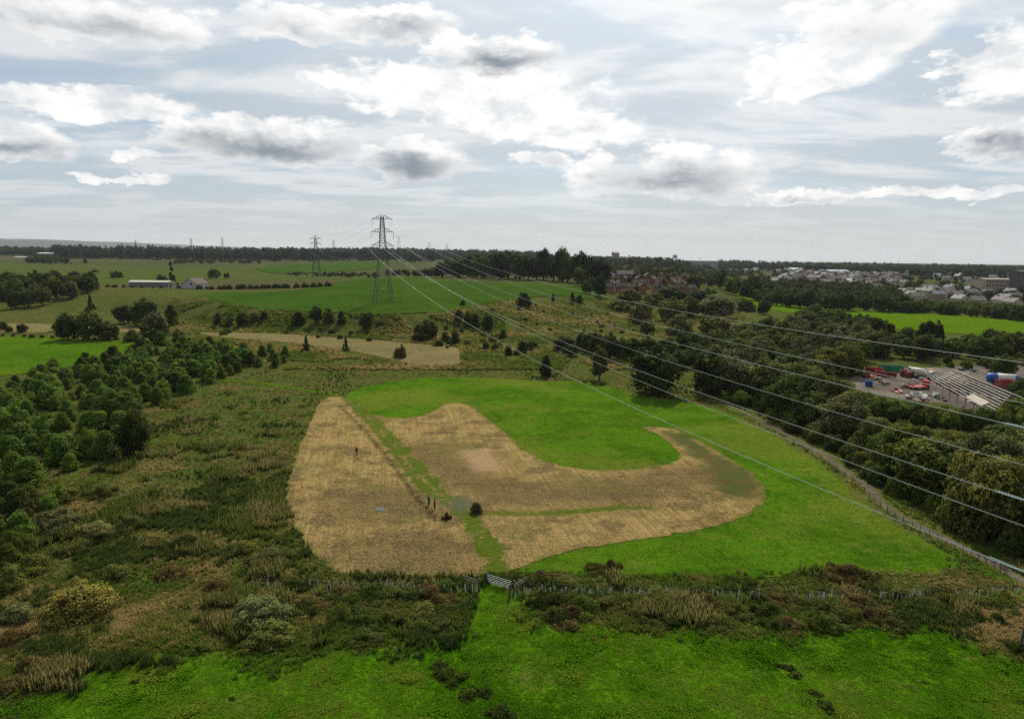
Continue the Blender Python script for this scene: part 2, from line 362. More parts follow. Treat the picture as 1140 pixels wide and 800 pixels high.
def ground_material():
    m, nt = new_mat('rough_grassland')
    pos = N(nt, 'ShaderNodeNewGeometry').outputs['Position']
    big = NOISE(nt, pos, 0.028, 5, 0.6, 0.4); mid = NOISE(nt, pos, 0.13, 6, 0.65); mid2 = NOISE(nt, VM(nt, 'ADD', pos, (91, 37, 0)), 0.2, 6, 0.65)
    fin = NOISE(nt, pos, 1.3, 6, 0.7); vf = NOISE(nt, pos, 5.0, 5, 0.7)
    c = MIX(nt, STEP(nt, mid, 0.44, 0.60), (0.054, 0.072, 0.012), (0.105, 0.084, 0.028))
    c = MIX(nt, STEP(nt, mid2, 0.48, 0.58), c, (0.054, 0.096, 0.010))
    c = MIX(nt, M_(nt, 'MULTIPLY', STEP(nt, fin, 0.52, 0.62), 0.7), c, (0.19, 0.140, 0.060))
    c = MIX(nt, M_(nt, 'MULTIPLY', STEP(nt, NOISE(nt, pos, 0.42, 7, 0.75), 0.48, 0.40), 0.7), c, (0.030, 0.042, 0.012))
    c = MIX(nt, M_(nt, 'MULTIPLY', STEP(nt, vf, 0.48, 0.40), 0.6), c, (0.018, 0.024, 0.009))
    c = MIX(nt, M_(nt, 'MULTIPLY', STEP(nt, big, 0.55, 0.7), 0.55), c, (0.055, 0.10, 0.018))
    # far farmland: patchwork of greens and dull browns
    sp = N(nt, 'ShaderNodeSeparateXYZ', {0: pos}); far = STEP(nt, sp.outputs[1], 470, 640)
    vo = N(nt, 'ShaderNodeTexVoronoi', {'Vector': SCALE(nt, pos, (0.0022, 0.0042, 0.0)), 'Scale': 1.0, 'Randomness': 0.9})
    vr = N(nt, 'ShaderNodeSeparateColor', {0: vo.outputs['Color']}).outputs[0]
    fc = MIX(nt, STEP(nt, vr, 0.15, 0.5), (0.060, 0.084, 0.016), (0.050, 0.066, 0.020)); fc = MIX(nt, STEP(nt, vr, 0.6, 0.85), fc, (0.078, 0.066, 0.032))
    fl = NOISE(nt, SCALE(nt, pos, (0.006, 0.02, 0.0)), 1.0, 7, 0.65)
    fc = MIX(nt, STEP(nt, fl, 0.48, 0.64), fc, (0.070, 0.062, 0.032)); fc = MIX(nt, M_(nt, 'MULTIPLY', STEP(nt, mid, 0.5, 0.7), 0.4), fc, (0.03, 0.048, 0.016))
    wood = M_(nt, 'MULTIPLY', STEP(nt, sp.outputs[1], 1500, 2600), STEP(nt, NOISE(nt, SCALE(nt, pos, (0.0016, 0.004, 0.0)), 1.0, 7, 0.7), 0.36, 0.5))
    fc = MIX(nt, wood, fc, (0.028, 0.042, 0.020))
    c = MIX(nt, far, c, fc)
    # grazed pasture in front, dry patch on the right
    pa = M_(nt, 'ADD', ATT(nt, 'past').outputs['Fac'], LIN(nt, mid, 0.2, 0.8, -3.2, 3.2)); pa = M_(nt, 'ADD', pa, LIN(nt, fin, 0.2, 0.8, -2.0, 2.0))
    g = MIX(nt, STEP(nt, fin, 0.42, 0.58), (0.046, 0.124, 0.003), (0.082, 0.182, 0.005))
    g = MIX(nt, M_(nt, 'MULTIPLY', STEP(nt, mid, 0.54, 0.64), 0.6), g, (0.120, 0.130, 0.026))
    g = MIX(nt, M_(nt, 'MULTIPLY', STEP(nt, mid2, 0.53, 0.62), 0.5), g, (0.028, 0.080, 0.004))
    g = MIX(nt, M_(nt, 'MULTIPLY', STEP(nt, vf, 0.48, 0.40), 0.7), g, (0.014, 0.040, 0.003))
    c = MIX(nt, STEP(nt, pa, -3.0, 2.0), c, g)
    dr = M_(nt, 'ADD', ATT(nt, 'drypatch').outputs['Fac'], LIN(nt, fin, 0.2, 0.8, -2.5, 2.5))
    c = MIX(nt, M_(nt, 'MULTIPLY', STEP(nt, dr, -1.5, 1.5), 0.8), c, MIX(nt, STEP(nt, vf, 0.35, 0.65), (0.08, 0.075, 0.026), (0.17, 0.125, 0.06)))
    h = M_(nt, 'ADD', M_(nt, 'MULTIPLY', fin, 1.0), M_(nt, 'MULTIPLY', vf, 0.5))
    finish(nt, c, 1.0, h, 0.9, 0.45, spec=0.0); return m
gme = make_ground(); gme.materials.append(ground_material())
tag(mobj('ground', gme), kind='structure')

# ------------------------------------------------------------------ field sheets laid over the ground
def dens_line(pts, step, closed=True):
    pts = np.asarray(pts, float); out = []; n = len(pts)
    for i in range(n if closed else n - 1):
        a, b = pts[i], pts[(i + 1) % n]; k = max(1, int(np.hypot(*(b - a)[:2]) / step))
        for t in range(k): out.append(a + (b - a) * t / k)
    if not closed: out.append(pts[-1])
    return np.array(out)
def smooth_line(pts, it=2, closed=True):
    pts = np.asarray(pts, float)
    for _ in range(it):
        if closed: nx = np.roll(pts, -1, 0); pts = np.stack([pts * 0.75 + nx * 0.25, pts * 0.25 + nx * 0.75], 1).reshape(-1, pts.shape[1])
        else:
            a, b = pts[:-1], pts[1:]; q = np.stack([a * 0.75 + b * 0.25, a * 0.25 + b * 0.75], 1).reshape(-1, pts.shape[1]); pts = np.vstack([pts[:1], q, pts[-1:]])
    return pts
def sheet(name, px, step, zoff, mat, jit=0.3, attrs=None, smooth=2, world=False):
    poly = np.asarray(px, float) if world else GPL(px)[:, :2]
    poly = dens_line(smooth_line(poly, smooth), step * 0.7)
    r2 = np.random.default_rng(len(name) * 31 + 5)
    k = r2.normal(0, jit, poly.shape); poly = poly + (k + np.roll(k, 1, 0)) * 0.7
    lo, hi = poly.min(0), poly.max(0)
    gx, gy = np.meshgrid(np.arange(lo[0], hi[0], step), np.arange(lo[1], hi[1], step)); G = np.stack([gx.ravel(), gy.ravel()], 1)
    G += r2.uniform(-step * 0.2, step * 0.2, G.shape)
    G = G[sdf(G, poly) > step * 0.55]
    n = len(poly); V = [Vector(p) for p in poly.tolist()] + [Vector(p) for p in G.tolist()]
    E = [(i, (i + 1) % n) for i in range(n)]
    v, e, f, *_ = delaunay_2d_cdt(V, E, [], 1, 1e-4)
    P = np.array([(q.x, q.y) for q in v]); zz = height(P[:, 0], P[:, 1]) + zoff
    me = mesh_from(name, np.column_stack([P, zz]), f, mat, True)
    if me.polygons[0].normal.z < 0: me.flip_normals()
    for nm, fn in (attrs or {}).items(): fattr(me, nm, fn(P))
    return tag(mobj(name, me), kind='structure')
def grass_material(name, a, b, c3, patch=0.08, dry=0.3, lines=None, dark=(0.02, 0.045, 0.008), clump=1.6, mott=0.75):
    m, nt = new_mat(name)
    pos = N(nt, 'ShaderNodeNewGeometry').outputs['Position']
    big = NOISE(nt, pos, 0.022, 4, 0.6, 0.5); mid = NOISE(nt, pos, patch, 7, 0.68); fin = NOISE(nt, pos, 0.55, 7, 0.75); vf = NOISE(nt, pos, clump, 6, 0.75)
    c = MIX(nt, STEP(nt, mid, 0.42, 0.58), a, b)
    c = MIX(nt, M_(nt, 'MULTIPLY', STEP(nt, fin, 0.48, 0.60), 0.5), c, b)
    c = MIX(nt, M_(nt, 'MULTIPLY', STEP(nt, big, 0.47, 0.60), dry), c, c3)
    c = MIX(nt, M_(nt, 'MULTIPLY', STEP(nt, NOISE(nt, VM(nt, 'ADD', pos, (57, 13, 0)), 0.2, 7, 0.75), 0.52, 0.62), 0.6), c, c3)
    if lines:
        wv = N(nt, 'ShaderNodeTexWave', {'Vector': SCALE(nt, pos, (1, 1, 0), lines[0]), 'Scale': lines[1], 'Distortion': 2.5, 'Detail': 3.0, 'Detail Scale': 1.2}, wave_type='BANDS', bands_direction='X').outputs['Fac']
        c = MIX(nt, M_(nt, 'MULTIPLY', wv, lines[2]), c, dark)
    c = MIX(nt, M_(nt, 'MULTIPLY', STEP(nt, fin, 0.47, 0.38), mott * 0.55), c, dark)
    c = MIX(nt, M_(nt, 'MULTIPLY', STEP(nt, vf, 0.49, 0.40), mott), c, dark)
    c = MIX(nt, M_(nt, 'MULTIPLY', STEP(nt, vf, 0.53, 0.62), 0.5), c, VM(nt, 'MULTIPLY', c, (1.45, 1.35, 1.4)))
    h = M_(nt, 'ADD', fin, M_(nt, 'MULTIPLY', vf, 0.8))
    finish(nt, c, 1.0, h, 0.9, 0.35, spec=0.0); return m
MEADOW_PX = [(380, 440), (400, 432), (440, 423), (500, 419), (560, 421), (600, 425), (640, 424), (680, 431), (720, 441), (760, 447), (800, 455), (840, 470), (870, 484), (900, 503), (940, 532), (970, 557), (1000, 581), (1040, 604), (1072, 626), (1062, 636), (1020, 639), (960, 638), (900, 637), (830, 643), (760, 642), (700, 640), (640, 638), (580, 636), (520, 628), (420, 560), (390, 480)]
HAY_PX = [(357, 442), (345, 470), (330, 505), (318, 535), (314, 555), (320, 577), (335, 598), (348, 620), (372, 638), (410, 641), (470, 642), (532, 643), (560, 638), (580, 633), (620, 616), (690, 604), (740, 598), (790, 588), (832, 574), (852, 558), (854, 545), (842, 530), (816, 512), (790, 497), (764, 483), (748, 476), (708, 474), (727, 481), (746, 494), (758, 507), (754, 514), (730, 520), (690, 524), (650, 523), (610, 515), (580, 500), (570, 488), (555, 475), (537, 462), (521, 449), (497, 448), (480, 460), (455, 466), (430, 464), (410, 460), (395, 447), (383, 441)]
TRACK_A = smooth_line(GPL([(383, 443), (400, 458), (425, 485), (450, 518), (478, 549), (505, 566), (535, 600), (552, 645)]), 2, False)[:, :2]
TRACK_B = smooth_line(GPL([(388, 442), (412, 462), (440, 492), (468, 524), (498, 553), (520, 570), (545, 600), (560, 642)]), 2, False)[:, :2]
DITCH = smooth_line(GPL([(378, 452), (395, 468), (415, 490), (437, 518), (452, 538), (470, 562), (485, 580)]), 2, False)[:, :2]
GRAVEL = GP1(512, 562)[:2]; LIGHTP = GPL([(512, 502), (545, 500), (560, 524), (530, 526)])[:, :2]
UNMOWN = GPL([(735, 480), (762, 485), (800, 508), (836, 530), (848, 546), (838, 556), (800, 545), (790, 520), (765, 500)])[:, :2]
BAND = smooth_line(GPL([(520, 570), (560, 572), (620, 572), (680, 566), (720, 565)]), 1, False)[:, :2]
BROWN = smooth_line(GPL([(470, 500), (540, 548), (620, 552), (700, 548), (770, 530)]), 1, False)[:, :2]
BROWN2 = GP1(430, 560)[:2]
def hay_material():
    m, nt = new_mat('mown_hay')
    pos = N(nt, 'ShaderNodeNewGeometry').outputs['Position']
    big = NOISE(nt, pos, 0.05, 5, 0.6, 0.3); mid = NOISE(nt, pos, 0.22, 6, 0.65); fin = NOISE(nt, pos, 1.1, 6, 0.72); vf = NOISE(nt, pos, 4.5, 5, 0.7)
    streak = NOISE(nt, ROTS(nt, pos, -0.2, (1.3, 0.06, 0)), 1.0, 5, 0.65)
    streak2 = NOISE(nt, ROTS(nt, pos, 0.05, (0.07, 1.0, 0)), 1.0, 5, 0.65)
    br = M_(nt, 'ADD', ATT(nt, 'brown').outputs['Fac'], LIN(nt, mid, 0.35, 0.65, -5, 5))
    c = MIX(nt, STEP(nt, streak, 0.42, 0.58), (0.275, 0.188, 0.066), (0.365, 0.258, 0.102))
    c = MIX(nt, M_(nt, 'MULTIPLY', STEP(nt, mid, 0.49, 0.60), 0.65), c, (0.165, 0.112, 0.046))
    c = MIX(nt, M_(nt, 'MULTIPLY', STEP(nt, br, 9, 0), 0.8), c, MIX(nt, STEP(nt, streak2, 0.43, 0.57), (0.088, 0.062, 0.030), (0.142, 0.100, 0.044)))
    c = MIX(nt, M_(nt, 'MULTIPLY', STEP(nt, fin, 0.55, 0.62), 0.4), c, (0.135, 0.128, 0.034))
    c = MIX(nt, M_(nt, 'MULTIPLY', STEP(nt, big, 0.52, 0.62), 0.55), c, (0.100, 0.104, 0.028))
    c = MIX(nt, M_(nt, 'MULTIPLY', STEP(nt, NOISE(nt, VM(nt, 'ADD', pos, (33, 71, 0)), 0.12, 6, 0.7), 0.51, 0.59), 0.7), c, (0.100, 0.070, 0.034))
    c = MIX(nt, M_(nt, 'MULTIPLY', STEP(nt, vf, 0.47, 0.39), 0.8), c, (0.055, 0.042, 0.018))
    c = MIX(nt, M_(nt, 'MULTIPLY', STEP(nt, vf, 0.53, 0.61), 0.6), c, (0.38, 0.285, 0.125))
    c = MIX(nt, M_(nt, 'MULTIPLY', STEP(nt, NOISE(nt, VM(nt, 'ADD', pos, (7, 19, 0)), 1.9, 7, 0.8), 0.57, 0.63), 0.8), c, (0.078, 0.098, 0.016))
    c = MIX(nt, M_(nt, 'MULTIPLY', STEP(nt, NOISE(nt, VM(nt, 'ADD', pos, (17, 9, 0)), 1.1, 7, 0.8), 0.585, 0.64), 0.9), c, (0.022, 0.018, 0.010))
    lp = M_(nt, 'ADD', ATT(nt, 'lightp').outputs['Fac'], LIN(nt, fin, 0.2, 0.8, -1.2, 1.2)); c = MIX(nt, M_(nt, 'MULTIPLY', STEP(nt, lp, -1.6, 1.6), 0.8), c, MIX(nt, STEP(nt, vf, 0.44, 0.56), (0.30, 0.195, 0.105), (0.40, 0.275, 0.155)))
    un = M_(nt, 'ADD', ATT(nt, 'unmown').outputs['Fac'], LIN(nt, mid, 0.2, 0.8, -2.5, 2.5))
    c = MIX(nt, M_(nt, 'MULTIPLY', STEP(nt, un, -2.5, 1.2), 0.9), c, MIX(nt, STEP(nt, mid, 0.4, 0.6), (0.085, 0.075, 0.026), (0.06, 0.085, 0.020)))
    grn = MIX(nt, STEP(nt, fin, 0.35, 0.65), (0.064, 0.092, 0.010), (0.094, 0.132, 0.014))
    for nm, w0, w1 in (('tracka', 1.3, 0.5), ('trackb', 1.5, 0.6), ('band', 1.9, 0.1)):
        d = M_(nt, 'ADD', ATT(nt, nm).outputs['Fac'], LIN(nt, mid, 0.35, 0.65, -0.9, 0.9))
        d = M_(nt, 'ADD', d, LIN(nt, fin, 0.35, 0.65, -0.7, 0.7))
        c = MIX(nt, M_(nt, 'MULTIPLY', STEP(nt, d, w0, w1), 0.95), c, grn)
    d = M_(nt, 'ADD', ATT(nt, 'ditch').outputs['Fac'], LIN(nt, fin, 0.25, 0.75, -0.7, 0.7))
    c = MIX(nt, M_(nt, 'MULTIPLY', STEP(nt, d, 0.75, 0.15), 0.8), c, MIX(nt, STEP(nt, mid, 0.45, 0.55), (0.050, 0.034, 0.018), (0.055, 0.075, 0.018)))
    d = M_(nt, 'ADD', ATT(nt, 'gravel').outputs['Fac'], LIN(nt, mid, 0.25, 0.75, -1.6, 1.6)); d = M_(nt, 'ADD', d, LIN(nt, fin, 0.25, 0.75, -1.6, 1.6)); c = MIX(nt, M_(nt, 'MULTIPLY', STEP(nt, d, 4.0, 0.2), 0.75), c, MIX(nt, STEP(nt, vf, 0.35, 0.65), (0.080, 0.082, 0.052), (0.135, 0.130, 0.100)))
    # green creeping in from the rim
    ed = M_(nt, 'ADD', ATT(nt, 'rim').outputs['Fac'], LIN(nt, fin, 0.2, 0.8, -0.9, 0.9)); ed = M_(nt, 'ADD', ed, LIN(nt, mid, 0.25, 0.75, -1.2, 1.2)); c = MIX(nt, M_(nt, 'MULTIPLY', STEP(nt, ed, 1.0, -0.4), 0.75), c, (0.07, 0.105, 0.008))
    h = M_(nt, 'ADD', fin, M_(nt, 'ADD', M_(nt, 'MULTIPLY', vf, 0.8), M_(nt, 'MULTIPLY', streak, 0.25)))
    finish(nt, c, 1.0, h, 1.0, 0.35, spec=0.0); return m
MT['meadow'] = grass_material('meadow_grass', (0.040, 0.100, 0.004), (0.070, 0.152, 0.006), (0.128, 0.150, 0.020), 0.06, 0.65, (1.35, 0.14, 0.10), (0.016, 0.046, 0.002), 2.6)
sheet('meadow', MEADOW_PX, 1.5, 0.05, MT['meadow'], 0.35)
haypoly = smooth_line(GPL(HAY_PX)[:, :2], 2)
sheet('mown_hay_field', HAY_PX, 0.9, 0.10, hay_material(), 0.26, {
    'tracka': lambda P: line_dist(P, TRACK_A), 'trackb': lambda P: line_dist(P, TRACK_B), 'ditch': lambda P: line_dist(P, DITCH), 'band': lambda P: line_dist(P, BAND),
    'gravel': lambda P: np.linalg.norm((P - GRAVEL) * [1, 0.75], axis=1), 'lightp': lambda P: sdf(P, LIGHTP), 'unmown': lambda P: sdf(P, UNMOWN),
    'brown': lambda P: np.minimum(np.minimum(line_dist(P, BROWN) - 1, np.linalg.norm((P - BROWN2) * [0.8, 1.0], axis=1) - 4), np.linalg.norm((P - GP1(450, 618)[:2]) * [0.5, 1.0], axis=1) - 1), 'rim': lambda P: sdf(P, haypoly)})
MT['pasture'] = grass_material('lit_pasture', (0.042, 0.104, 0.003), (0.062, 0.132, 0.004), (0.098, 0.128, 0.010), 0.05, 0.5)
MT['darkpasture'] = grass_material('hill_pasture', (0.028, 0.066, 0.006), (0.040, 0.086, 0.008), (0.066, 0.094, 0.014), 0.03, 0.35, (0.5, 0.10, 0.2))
MT['lime'] = grass_material('lime_field', (0.066, 0.130, 0.002), (0.080, 0.148, 0.002), (0.10, 0.150, 0.006), 0.03, 0.3)
MT['stubble'] = grass_material('straw_strip', (0.165, 0.132, 0.055), (0.215, 0.172, 0.076), (0.12, 0.125, 0.04), 0.08, 0.4, (1.3, 0.2, 0.25), (0.07, 0.06, 0.03))
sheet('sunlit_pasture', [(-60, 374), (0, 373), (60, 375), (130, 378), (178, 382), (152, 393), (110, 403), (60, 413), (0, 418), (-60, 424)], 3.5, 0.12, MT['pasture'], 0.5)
sheet('straw_field', [(208, 369), (300, 371), (400, 377), (470, 383), (512, 387), (516, 396), (514, 407), (470, 407), (430, 400), (380, 388), (320, 381), (250, 377)], 3.0, 0.12, MT['stubble'], 0.5)
sheet('straw_field', [(-40, 361), (40, 360), (125, 362), (160, 366), (150, 371), (90, 369), (30, 371), (-40, 370)], 3.5, 0.12, MT['stubble'], 0.5)
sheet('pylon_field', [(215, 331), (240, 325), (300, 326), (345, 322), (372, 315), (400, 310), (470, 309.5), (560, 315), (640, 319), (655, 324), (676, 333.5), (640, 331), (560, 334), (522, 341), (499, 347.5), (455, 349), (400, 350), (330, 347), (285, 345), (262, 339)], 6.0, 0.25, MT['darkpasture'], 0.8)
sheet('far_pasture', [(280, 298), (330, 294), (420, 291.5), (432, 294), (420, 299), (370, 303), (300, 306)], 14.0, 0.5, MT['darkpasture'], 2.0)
sheet('valley_field', [(812, 326), (836, 330), (880, 340), (930, 346), (1000, 346.5), (1060, 351), (1170, 357), (1260, 362), (1260, 392), (1140, 377), (1060, 371), (1000, 368), (940, 355), (880, 349), (836, 338)], 5.0, 0.2, MT['lime'], 0.6)
def ribbon(name, pts_px, width, zoff, mat, jit=0.1):
    L = dens_line(smooth_line(GPL(pts_px)[:, :2], 3, False), 1.0, False); t = np.gradient(L, axis=0); t /= np.linalg.norm(t, axis=1)[:, None]; nrm = np.stack([-t[:, 1], t[:, 0]], 1)
    r2 = np.random.default_rng(3); vs = []; fs = []; off = (-0.5, -0.2, 0.2, 0.5)
    for i in range(len(L)):
        for k, o in enumerate(off):
            p = L[i] + nrm[i] * (o * width + (r2.normal(0, jit) if k in (0, 3) else 0)); vs.append((p[0], p[1], 0.0))
    vs = np.array(vs); vs[:, 2] = height(vs[:, 0], vs[:, 1]) + zoff
    for i in range(len(L) - 1):
        for k in range(3): a = i * 4 + k; fs.append((a, a + 1, a + 5, a + 4))
    me = mesh_from(name, vs, fs, mat, True)
    if me.polygons[0].normal.z < 0: me.flip_normals()
    tag(mobj(name, me), kind='structure'); return L
MT['gravel'] = grass_material('gravel_path', (0.115, 0.092, 0.068), (0.160, 0.130, 0.098), (0.085, 0.078, 0.045), 0.5, 0.4, None, (0.06, 0.05, 0.035))
MT['verge'] = grass_material('verge_grass', (0.040, 0.088, 0.006), (0.066, 0.108, 0.010), (0.120, 0.100, 0.034), 0.15, 0.6)
MT['yard'] = grass_material('yard_hardstanding', (0.120, 0.104, 0.084), (0.190, 0.168, 0.140), (0.070, 0.060, 0.042), 0.1, 0.6, None, (0.10, 0.09, 0.075))
PATH_PX = [(800, 447), (830, 459), (858, 474), (885, 489), (915, 506), (945, 527), (966, 541), (976, 556), (990, 568), (1020, 584), (1060, 604), (1100, 625), (1150, 652), (1200, 690)]
ribbon('grass_verge', PATH_PX, 6.5, 0.06, MT['verge'], 0.5)
PATH = ribbon('gravel_path', PATH_PX, 1.35, 0.10, MT['gravel'])
ribbon('grass_track', [(225, 423), (262, 424), (300, 428), (345, 435), (380, 440)], 2.6, 0.08, MT['pasture'], 0.2)
sheet('yard', [(950, 414), (985, 410), (1060, 409), (1160, 404), (1260, 410), (1260, 450), (1140, 450), (1090, 456), (1040, 448), (1005, 444), (975, 440), (948, 430)], 2.5, 0.08, MT['yard'], 0.5)

# ------------------------------------------------------------------ foliage prototypes
def leaf_quads(C, Nrm, size, r2, aspect=1.5):
    """quads at C facing Nrm"""
    n = len(C); Nrm = Nrm / np.maximum(np.linalg.norm(Nrm, axis=1)[:, None], 1e-6)
    t = np.cross(Nrm, r2.normal(size=(n, 3))); t /= np.maximum(np.linalg.norm(t, axis=1)[:, None], 1e-6); b = np.cross(Nrm, t)
    s = size * r2.uniform(0.6, 1.3, n)[:, None]; t = t * s * aspect * 0.5; b = b * s * 0.5
    V = np.stack([C - t, C - b * 0.9 + t * 0.1, C + t, C + b * 0.9 + t * 0.1], 1).reshape(-1, 3)
    return V
def crown_points(kind, r2, nclump, Hh, W):
    """clump centres and radii of a crown of height Hh and width W"""
    d = r2.normal(size=(nclump, 3)); d /= np.linalg.norm(d, axis=1)[:, None]
    if kind in ('round', 'tall'):
        base = 0.0 if kind == 'round' else 0.05
        cz = Hh * (base + (1 - base) * 0.5); rr = r2.uniform(0.35, 1.0, nclump) ** 0.5
        ph = np.arctan2(d[:, 1], d[:, 0]); k1, k2 = r2.uniform(0, 6, 2)
        lump = 1 + 0.16 * np.sin(3 * ph + k1) * np.cos(2.5 * d[:, 2] + k2) + 0.10 * np.sin(5 * ph + k2 + 3 * d[:, 2])
        c = d * (rr * lump)[:, None] * [W * 0.40, W * 0.40, Hh * (1 - base) * 0.43]; c[:, 2] += cz
        zn = np.abs(d[:, 2]) * rr; low = d[:, 2] < 0; c[low, :2] /= (np.maximum(0.5, np.sqrt(np.maximum(1 - zn ** 2, 0.01))) ** 0.8)[low][:, None]; c[:, 2] = np.maximum(c[:, 2], 0.07 * Hh)
        return c, r2.uniform(0.10, 0.19, nclump) * W
    if kind == 'dome':
        d[:, 2] = np.abs(d[:, 2]); rr = r2.uniform(0.25, 1.0, nclump) ** 0.5
        ph = np.arctan2(d[:, 1], d[:, 0]); k1 = r2.uniform(0, 6)
        lump = 1 + 0.13 * np.sin(3 * ph + k1) + 0.10 * np.sin(7 * ph + 2 * k1 + 4 * d[:, 2])
        c = d * (rr * lump)[:, None] * [W * 0.43, W * 0.43, Hh * 0.86]; c[:, 2] = np.maximum(c[:, 2], 0.05 * Hh)
        return c, r2.uniform(0.09, 0.16, nclump) * W
    if kind == 'heap':
        ph = r2.uniform(0, 6.283, nclump); k1, k2 = r2.uniform(0, 6, 2); rr = r2.uniform(0, 1, nclump) ** 0.6 * (0.75 + 0.25 * np.sin(2 * ph + k1) + 0.15 * np.sin(5 * ph + k2)) * W * 0.5
        x, y = np.cos(ph) * rr, np.sin(ph) * rr * 0.75; lum_ = 0.5 + 0.3 * np.sin(x * 5.5 / W + k1) * np.cos(y * 7 / W + k2) + 0.25 * np.sin(x * 13 / W + k2); z = Hh * np.clip(lum_ * (1.05 - (rr / (W * 0.55)) ** 2), 0.02, 1) * r2.uniform(0.25, 1.0, nclump)
        return np.stack([x, y, z], 1), r2.uniform(0.04, 0.11, nclump) * W
    if kind == 'birch':
        t = r2.uniform(0.04, 1.0, nclump); prof = np.clip(np.minimum(1.0, 2.6 * t + 0.45) * (1.04 - t ** 1.8) ** 0.8, 0.06, 1)
        ph = r2.uniform(0, 6.283, nclump); rr = r2.uniform(0.1, 1.0, nclump) ** 0.6 * prof * W * 0.45
        return np.stack([np.cos(ph) * rr, np.sin(ph) * rr, t * Hh * 0.95], 1), r2.uniform(0.12, 0.22, nclump) * W
    if kind == 'conifer':
        t = r2.uniform(0.05, 1.0, nclump); ph = r2.uniform(0, 6.283, nclump)
        rr = (1.02 - t) * W * 0.47 * r2.uniform(0.35, 1.0, nclump) * (0.85 + 0.15 * np.sin(t * 40))
        return np.stack([np.cos(ph) * rr, np.sin(ph) * rr, t * Hh * 0.97], 1), np.maximum(0.05, 0.10 * (1.15 - t)) * W
def crown_mesh(name, kind, seed, Hh, W, nclump, nleaf, leaf, up=0.35):
    r2 = np.random.default_rng(seed); C, Rc = crown_points(kind, r2, nclump, Hh, W)
    k = np.repeat(np.arange(nclump), nleaf); n = len(k)
    d = r2.normal(size=(n, 3)); d /= np.linalg.norm(d, axis=1)[:, None]
    q = C[k] + d * (Rc[k] * r2.uniform(0.25, 1.0, n) ** 0.5)[:, None] * [1, 1, 0.8]
    q[:, 2] = np.maximum(q[:, 2], 0.02 * Hh)
    ow = q - [0, 0, Hh * 0.4]; ow /= np.maximum(np.linalg.norm(ow, axis=1)[:, None], 1e-6); nz = 0.7 if kind in ('birch', 'heap') else 0.36; nrm = d * 0.9 + ow * 0.45 + r2.normal(0, nz, (n, 3)) + [0, 0, up]
    V = leaf_quads(q, nrm, leaf, r2)
    me = bpy.data.meshes.new(name); nf = n
    me.vertices.add(nf * 4); me.vertices.foreach_set('co', V.ravel())
    me.loops.add(nf * 4); me.loops.foreach_set('vertex_index', np.arange(nf * 4, dtype=np.int32))
    me.polygons.add(nf); me.polygons.foreach_set('loop_start', np.arange(0, nf * 4, 4, dtype=np.int32))
    me.update(calc_edges=True)
    ct = r2.uniform(0.62, 1.38, nclump)
    fattr(me, 'tint', ct[k] * r2.uniform(0.85, 1.15, n), 'FACE'); me.materials.append(MT['leaf']); return me
def trunk_mesh(name, kind, seed, Hh, W):
    r2 = np.random.default_rng(seed); mb = MB(); r0 = 0.028 * Hh if kind in ('round', 'tall') else 0.016 * Hh
    if kind in ('dome', 'heap'):
        for k in range(5):
            a = k * 1.257 + r2.uniform(-.3, .3); e = Vector((math.cos(a) * W * 0.25, math.sin(a) * W * 0.25, Hh * 0.6)); mb.tube([(math.cos(a) * 0.05, math.sin(a) * 0.05, -0.1), e * 0.45, e], [r0, r0 * 0.7, r0 * 0.3], 5)
        return mb.mesh(name, MT['bark'])
    top = Hh * (0.9 if kind in ('birch', 'conifer') else 0.62); p = [Vector((0, 0, -0.2))]
    for k in range(1, 5): p.append(Vector((r2.normal(0, 0.012 * Hh), r2.normal(0, 0.012 * Hh), top * k / 4)))
    mb.tube(p, [r0 * 1.25, r0, r0 * 0.8, r0 * 0.55, r0 * 0.2], 7)
    for k in range(6):
        t = 0.25 + 0.1 * k; a = k * 2.4 + r2.uniform(-.3, .3); s = p[0].lerp(p[-1], t); L = W * (0.36 if kind in ('round', 'tall') else 0.22)
        e = s + Vector((math.cos(a) * L, math.sin(a) * L, Hh * 0.16)); m = s.lerp(e, 0.5) + Vector((0, 0, Hh * 0.01)); mb.tube([s, m, e], [r0 * 0.5, r0 * 0.33, r0 * 0.12], 5)
    return mb.mesh(name, MT['bark'])
PROTO = {}
SPEC = {'round': (12.0, 11.0, 0.35), 'tall': (14.0, 9.5, 0.35), 'dome': (5.0, 6.5, 0.5), 'birch': (6.0, 3.8, 0.1), 'conifer': (8.0, 4.6, 0.0), 'heap': (2.0, 5.5, 0.3)}
for kd, (Hh, W, up) in SPEC.items():
    for lod, (nc, nl, lf) in enumerate(((150, 95, 0.036), (95, 42, 0.058), (48, 22, 0.095))):
        nv = 4 if lod == 0 else 3
        PROTO[kd, lod] = [(crown_mesh('%s_crown' % kd, kd, 100 + 17 * v + lod, Hh, W, int(nc * (0.8 if kd in ('birch', 'conifer') else 1)), nl, lf * (W + Hh) * 0.5, up),
                           trunk_mesh('%s_trunk' % kd, kd, 300 + v, Hh, W)) for v in range(nv)]
NAME = {'round': ('broadleaf_tree', 'tree'), 'tall': ('broadleaf_tree', 'tree'), 'dome': ('round_bush', 'bush'), 'birch': ('birch_sapling', 'tree'), 'conifer': ('conifer_tree', 'tree'), 'heap': ('bramble_heap', 'bush')}
GREENS = {'dark': (0.042, 0.062, 0.012), 'mid': (0.068, 0.100, 0.016), 'olive': (0.100, 0.110, 0.024), 'grey': (0.112, 0.126, 0.046), 'birch': (0.100, 0.172, 0.026), 'bright': (0.128, 0.184, 0.028), 'yellow': (0.160, 0.146, 0.034), 'brown': (0.120, 0.094, 0.030), 'blue': (0.036, 0.055, 0.024)}
INFO = {}
